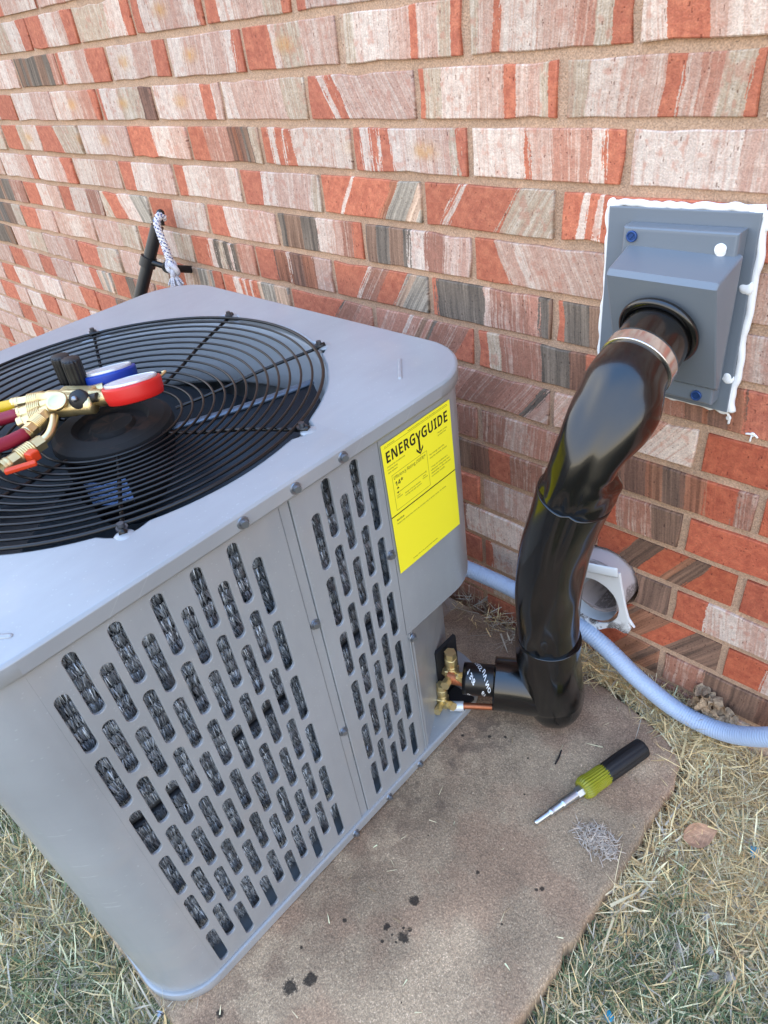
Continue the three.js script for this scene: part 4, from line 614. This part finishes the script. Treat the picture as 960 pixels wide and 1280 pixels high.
// thousands of separate blades in one sheet-like mass: every blade has its own length, width, bend, twist and tone
function meadow(name, label, K, n, seed, place) {
  const R = rng(seed), P = [], C = [], I = [], m = new THREE.Matrix4(), q = new THREE.Quaternion(), q2 = new THREE.Quaternion(), e = new THREE.Euler(), v = V(); let k = 0;
  const segs = 3;
  for (let i = 0; i < n * 6 && k < n; i++) {
    const o = place(R); if (!o) continue; k++;
    q.setFromEuler(e.set((R() - 0.5) * 0.5, R() * 6.283, (R() - 0.5) * 0.5)); m.compose(V(o.x, o.y, o.z), q, V(o.s, o.s * (o.sy || 1), o.s));
    for (let b = 0; b < K.n; b++) {
      const len = K.len * (0.45 + R() * 1.1), w = K.w * (0.4 + R() * R() * 1.9), bend = (R() - 0.4) * 3.0 * R(), twist = (R() - 0.5) * 3, tilt = -(K.tilt * (0.55 + R() * 0.6)), t0 = 0.7 + R() * 0.55, dx = (R() - 0.5) * K.spread, dy = R() * 0.006, dz = (R() - 0.5) * K.spread, base = P.length / 3;
      q2.setFromEuler(e.set(0, R() * 6.283, tilt, 'YXZ'));
      for (let s = 0; s <= segs; s++) {
        const h = s / segs, a = bend * h, y = len * (Math.abs(bend) > 0.02 ? Math.sin(a) / bend : h), x = len * (Math.abs(bend) > 0.02 ? (1 - Math.cos(a)) / bend : 0), ww = w * 0.5 * (s === segs ? 0.15 : 1 - 0.35 * h), c = Math.cos(twist * h), sn = Math.sin(twist * h);
        for (const g of [-1, 1]) { v.set(x + g * sn * ww, y, g * c * ww).applyQuaternion(q2); v.x += dx; v.y += dy; v.z += dz; v.applyMatrix4(m); P.push(v.x, v.y, v.z); C.push(o.c[0] * t0, o.c[1] * t0, o.c[2] * t0); }
      }
      for (let s = 0; s < segs; s++) { const a = base + s * 2; I.push(a, a + 1, a + 2, a + 2, a + 1, a + 3); }
    }
  }
  const g = new THREE.BufferGeometry(); g.setAttribute('position', new THREE.Float32BufferAttribute(P, 3)); g.setAttribute('color', new THREE.Float32BufferAttribute(C, 3)); g.setIndex(I); g.computeVertexNormals();
  const o = mesh(name, g, leafMat); o.userData.kind = 'stuff'; o.userData.label = label; o.userData.category = 'grass'; return o;
}
const mix3 = (a, b, t) => a.map((v, i) => lerp(v, b[i], t));
const STRAW = [0.76, 0.55, 0.27], PALE = [0.84, 0.70, 0.43], GREY = [0.50, 0.44, 0.34], GREEN = [0.21, 0.26, 0.12], DKG = [0.11, 0.155, 0.075], BROWN = [0.36, 0.25, 0.14];
const inSlab = (x, z, m = 0) => x < 0.14 - m && z > 0.05 + m + Math.max(0, (x - 0.02) * 0.45) && z < 0.818 - m;
const pick = (R, list) => { let t = R(), s = 0; for (const [w, c] of list) { s += w; if (t < s) { const v = 0.75 + R() * 0.5; return c.map((k) => Math.min(0.85, k * v)); } } return list[0][1]; };
const wallSide = (x, z) => sstep(0.34, 0.12, z + (fbm(x * 9, z * 9, 141, 3) - 0.5) * 0.22 - (x > 0.14 && x < 0.19 ? 0.10 : 0));   // dry straw by the wall, green further out
meadow('dry_grass', 'matted dry straw along the wall and the slab edge', tuft(1, 9, 0.040, 0.0016, 0.03, 1.45), 4600, 151, (R) => { const x = -0.12 + R() * 0.55, z = R() * 0.66; if (x < 0.06 && z > 0.09) return null; if (inSlab(x, z, R() > 0.93 ? 0.004 : -0.013)) return null; const w = wallSide(x, z); if (R() > 0.22 + 0.9 * w) return null; const by = x < 0.14 ? -0.02 + (z < 0.03 ? 0.012 : 0) : GY; const edge = x > 0.135 && x < 0.17 ? 0.022 : 0; return { x, y: by + R() * 0.014 + edge * R(), z: Math.max(0.012, z), s: 0.55 + R() * 0.65, sy: 0.8, c: pick(R, [[0.55, STRAW], [0.30, PALE], [0.06, GREY], [0.09, BROWN]]) }; });
meadow('green_grass', 'short green and grey lawn at the lower right beside the slab', tuft(2, 9, 0.028, 0.0016, 0.024, 1.1), 5200, 152, (R) => { const x = 0.12 + R() * 0.31, z = 0.06 + R() * 0.60; if (inSlab(x, z, -0.012)) return null; const w = wallSide(x, z); if (R() < w * 1.05) return null; const bare = sstep(0.58, 0.68, fbm(x * 11 + 3, z * 11, 142, 3)); if (R() < bare * 0.85) return null; return { x, y: GY + R() * 0.008, z, s: 0.5 + R() * 0.7, c: pick(R, [[0.42, GREEN], [0.16, DKG], [0.12, GREY], [0.16, PALE], [0.14, STRAW]]) }; });
meadow('lawn_grass', 'shaggy straw and green lawn at the lower left below the air conditioner', tuft(3, 9, 0.05, 0.0017, 0.034, 1.2), 6200, 153, (R) => { const x = -0.84 + R() * 0.74, z = 0.815 + R() * 0.23; if (inSlab(x, z, R() > 0.9 ? 0.008 : -0.004)) return null; const g = sstep(0.42, 0.58, fbm(x * 10, z * 10, 143, 3)); return { x, y: GY + R() * 0.012, z, s: 0.5 + R() * 0.75, c: pick(R, [[0.05 + 0.17 * g, GREEN], [0.05 + 0.08 * g, DKG], [0.20, GREY], [0.30, PALE], [1, STRAW]]) }; });
meadow('dry_grass', 'dry stems and crumbs in the gap between slab and wall behind the black duct', tuft(4, 5, 0.04, 0.0018, 0.03, 1.5), 90, 154, (R) => { const x = -0.36 + R() * 0.30, z = 0.008 + R() * 0.055; return { x, y: -0.004 + R() * 0.008, z, s: 0.4 + R() * 0.7, sy: 0.5, c: pick(R, [[0.2, STRAW], [0.3, GREY], [0.5, BROWN]]) }; });
{ // loose bits on the slab
  const o = meadow('straw_bits', 'loose straw bits and crumbs scattered on the slab', { n: 1, len: 0.016, w: 0.0016, spread: 0.002, tilt: 1.57 / 0.85 }, 60, 155, (R) => { const x = -0.15 + R() * 0.28, z = 0.10 + R() * 0.7; return { x, y: 0.0012, z, s: 0.4 + R() * 0.9, sy: 0.25, c: pick(R, [[0.6, PALE], [0.4, BROWN]]) }; });
  o.userData.category = 'straw';
}
{ // pale crumpled flakes in the lawn
  const g = new THREE.IcosahedronGeometry(0.008, 1), p = g.attributes.position; for (let i = 0; i < p.count; i++) { const k = 0.6 + 0.8 * vnoise(p.getX(i) * 300, p.getY(i) * 300 + p.getZ(i) * 200, 161); p.setXYZ(i, p.getX(i) * k, p.getY(i) * k * 0.55, p.getZ(i) * k); } g.computeVertexNormals();
  g.setAttribute('color', new THREE.Float32BufferAttribute(new Float32Array(p.count * 3).fill(1), 3));
  const R = rng(156), im = new THREE.InstancedMesh(g, leafMat, 80), m = new THREE.Matrix4(), q = new THREE.Quaternion(), c = new THREE.Color();
  for (let i = 0; i < 80; i++) { const left = i < 48, x = left ? -0.8 + R() * 0.65 : 0.16 + R() * 0.26, z = left ? 0.84 + R() * 0.17 : 0.15 + R() * 0.45, s = 0.4 + R() * 0.7; q.setFromEuler(new THREE.Euler(R(), R() * 6.28, R())); m.compose(V(x, GY + 0.014 + R() * 0.012, z), q, V(s, s, s)); im.setMatrixAt(i, m); im.setColorAt(i, c.setRGB(...pick(R, [[0.6, [0.47, 0.42, 0.35]], [0.4, [0.34, 0.27, 0.2]]]))); }
  im.name = 'leaf_litter'; im.castShadow = im.receiveShadow = true; Object.assign(im.userData, { kind: 'stuff', category: 'leaf litter', label: 'pale grey crumpled leaf litter lying in the lawn' }); scene.add(im);
}
function leafGeo(l, w, curl) { const g = new THREE.PlaneGeometry(l, w, 10, 6), p = g.attributes.position; for (let i = 0; i < p.count; i++) { const u = p.getX(i) / l + 0.5, v = p.getY(i) / w * 2; const prof = Math.max(0.02, Math.sin(Math.PI * Math.pow(clamp(u, 0, 1), 0.8))) ** 0.8; p.setY(i, v * prof * w / 2); p.setZ(i, curl * (v * prof) ** 2 + curl * 1.4 * (u - 0.5) ** 2 * 2 + (vnoise(u * 8, v * 3, 171) - 0.5) * 0.003); } g.computeVertexNormals(); return g; }
{
  const lt = dataTex(128, 128, (i, j) => { const n = fbm(i / 14, j / 14, 172, 3), vein = Math.abs(j - 64) < 2 || Math.abs(((i + Math.abs(j - 64) * 0.8) % 22) - 11) < 0.8; const v = 0.8 + n * 0.4; return vein ? [186 * v, 150 * v, 120 * v] : [160 * v, 124 * v, 98 * v]; });
  tag(mesh('dry_leaf', leafGeo(0.05, 0.032, 0.006).rotateX(-1.0).rotateY(0.9).translate(0.198, -0.006, 0.196), std({ map: lt, roughness: 0.8, side: THREE.DoubleSide })), 'single brown dead leaf lying on the straw right of the slab', 'leaf');
  const bl = std({ color: 0x1f9fc4, roughness: 0.4 });
  tag(mesh('plastic_scrap', new RoundedBoxGeometry(0.011, 0.006, 0.016, 2, 0.002).rotateY(0.4).rotateZ(0.3).translate(0.263, -0.026, 0.161), bl), 'small bright blue plastic scrap in the straw near the right edge', 'scrap');
  tag(mesh('plastic_scrap', new RoundedBoxGeometry(0.010, 0.005, 0.012, 2, 0.002).rotateY(1.1).rotateZ(0.3).translate(0.209, -0.03, 0.462), bl), 'small bright blue plastic scrap in the green grass at the bottom edge', 'scrap');
  tag(mesh('twig', sweep([[-0.011, 0.0018, 0.229], [-0.013, 0.003, 0.215], [-0.017, 0.0018, 0.202]], (t) => 0.0016 * (1 - 0.5 * Math.abs(t - 0.4)), 10, 7), std({ color: 0x2b2522, roughness: 0.9 })), 'short dark twig on the slab left of the screwdriver', 'twig');
  const R = rng(181), gs = []; const rib = (x, y, z, l, w) => { const g = blade(R, l, w, (R() - 0.5) * 3.5, (R() - 0.5) * 4); g.deleteAttribute('color'); g.rotateZ(1.2 + R() * 0.5).rotateY(R() * 6.28).translate(x, y, z); return g; };
  for (let i = 0; i < 420; i++) { const a = R() * 6.28, r = Math.pow(R(), 0.7) * 0.026; gs.push(rib(0.097 + Math.cos(a) * r * 1.25, 0.002 + R() * 0.012 * (1 - r / 0.03), 0.296 + Math.sin(a) * r * 0.8, 0.006 + R() * 0.012, 0.0007 + R() * 0.0012)); }
  tag(mesh('lint_clump', mergeGeometries(gs), std({ color: 0xc6b7a6, roughness: 0.95, side: THREE.DoubleSide })), 'tangle of grey lint and shavings on the slab below the screwdriver', 'lint');
  const cg = []; for (let i = 0; i < 46; i++) { const two = i < 20, g = leafGeo(0.016 + R() * 0.02, 0.010 + R() * 0.012, 0.003 + R() * 0.007), p = g.attributes.position; for (let k = 0; k < p.count; k++) p.setZ(k, p.getZ(k) + (vnoise(p.getX(k) * 260 + i * 7, p.getY(k) * 260, 190 + i) - 0.5) * 0.007); g.computeVertexNormals(); g.rotateX(R() * 6.28).rotateY(R() * 6.28).rotateZ(R() * 6.28); g.translate((two ? 0.118 : 0.148) + (R() - 0.5) * 0.034, (two ? 0.034 : 0.018) + (R() - 0.35) * 0.045, 0.012 + R() * 0.014); cg.push(g); }
  const crumb = dataTex(128, 128, (i, j) => { const n = fbm(i / 9, j / 9, 191, 4); return [lerp(120, 205, n), lerp(98, 176, n), lerp(76, 142, n)]; });
  tag(mesh('dried_plant', merge(cg), std({ map: crumb, roughness: 0.95, side: THREE.DoubleSide })), 'crumpled tan dried plant clump at the foot of the wall behind the conduit', 'dried plant');
}

renderer.render(scene, camera);
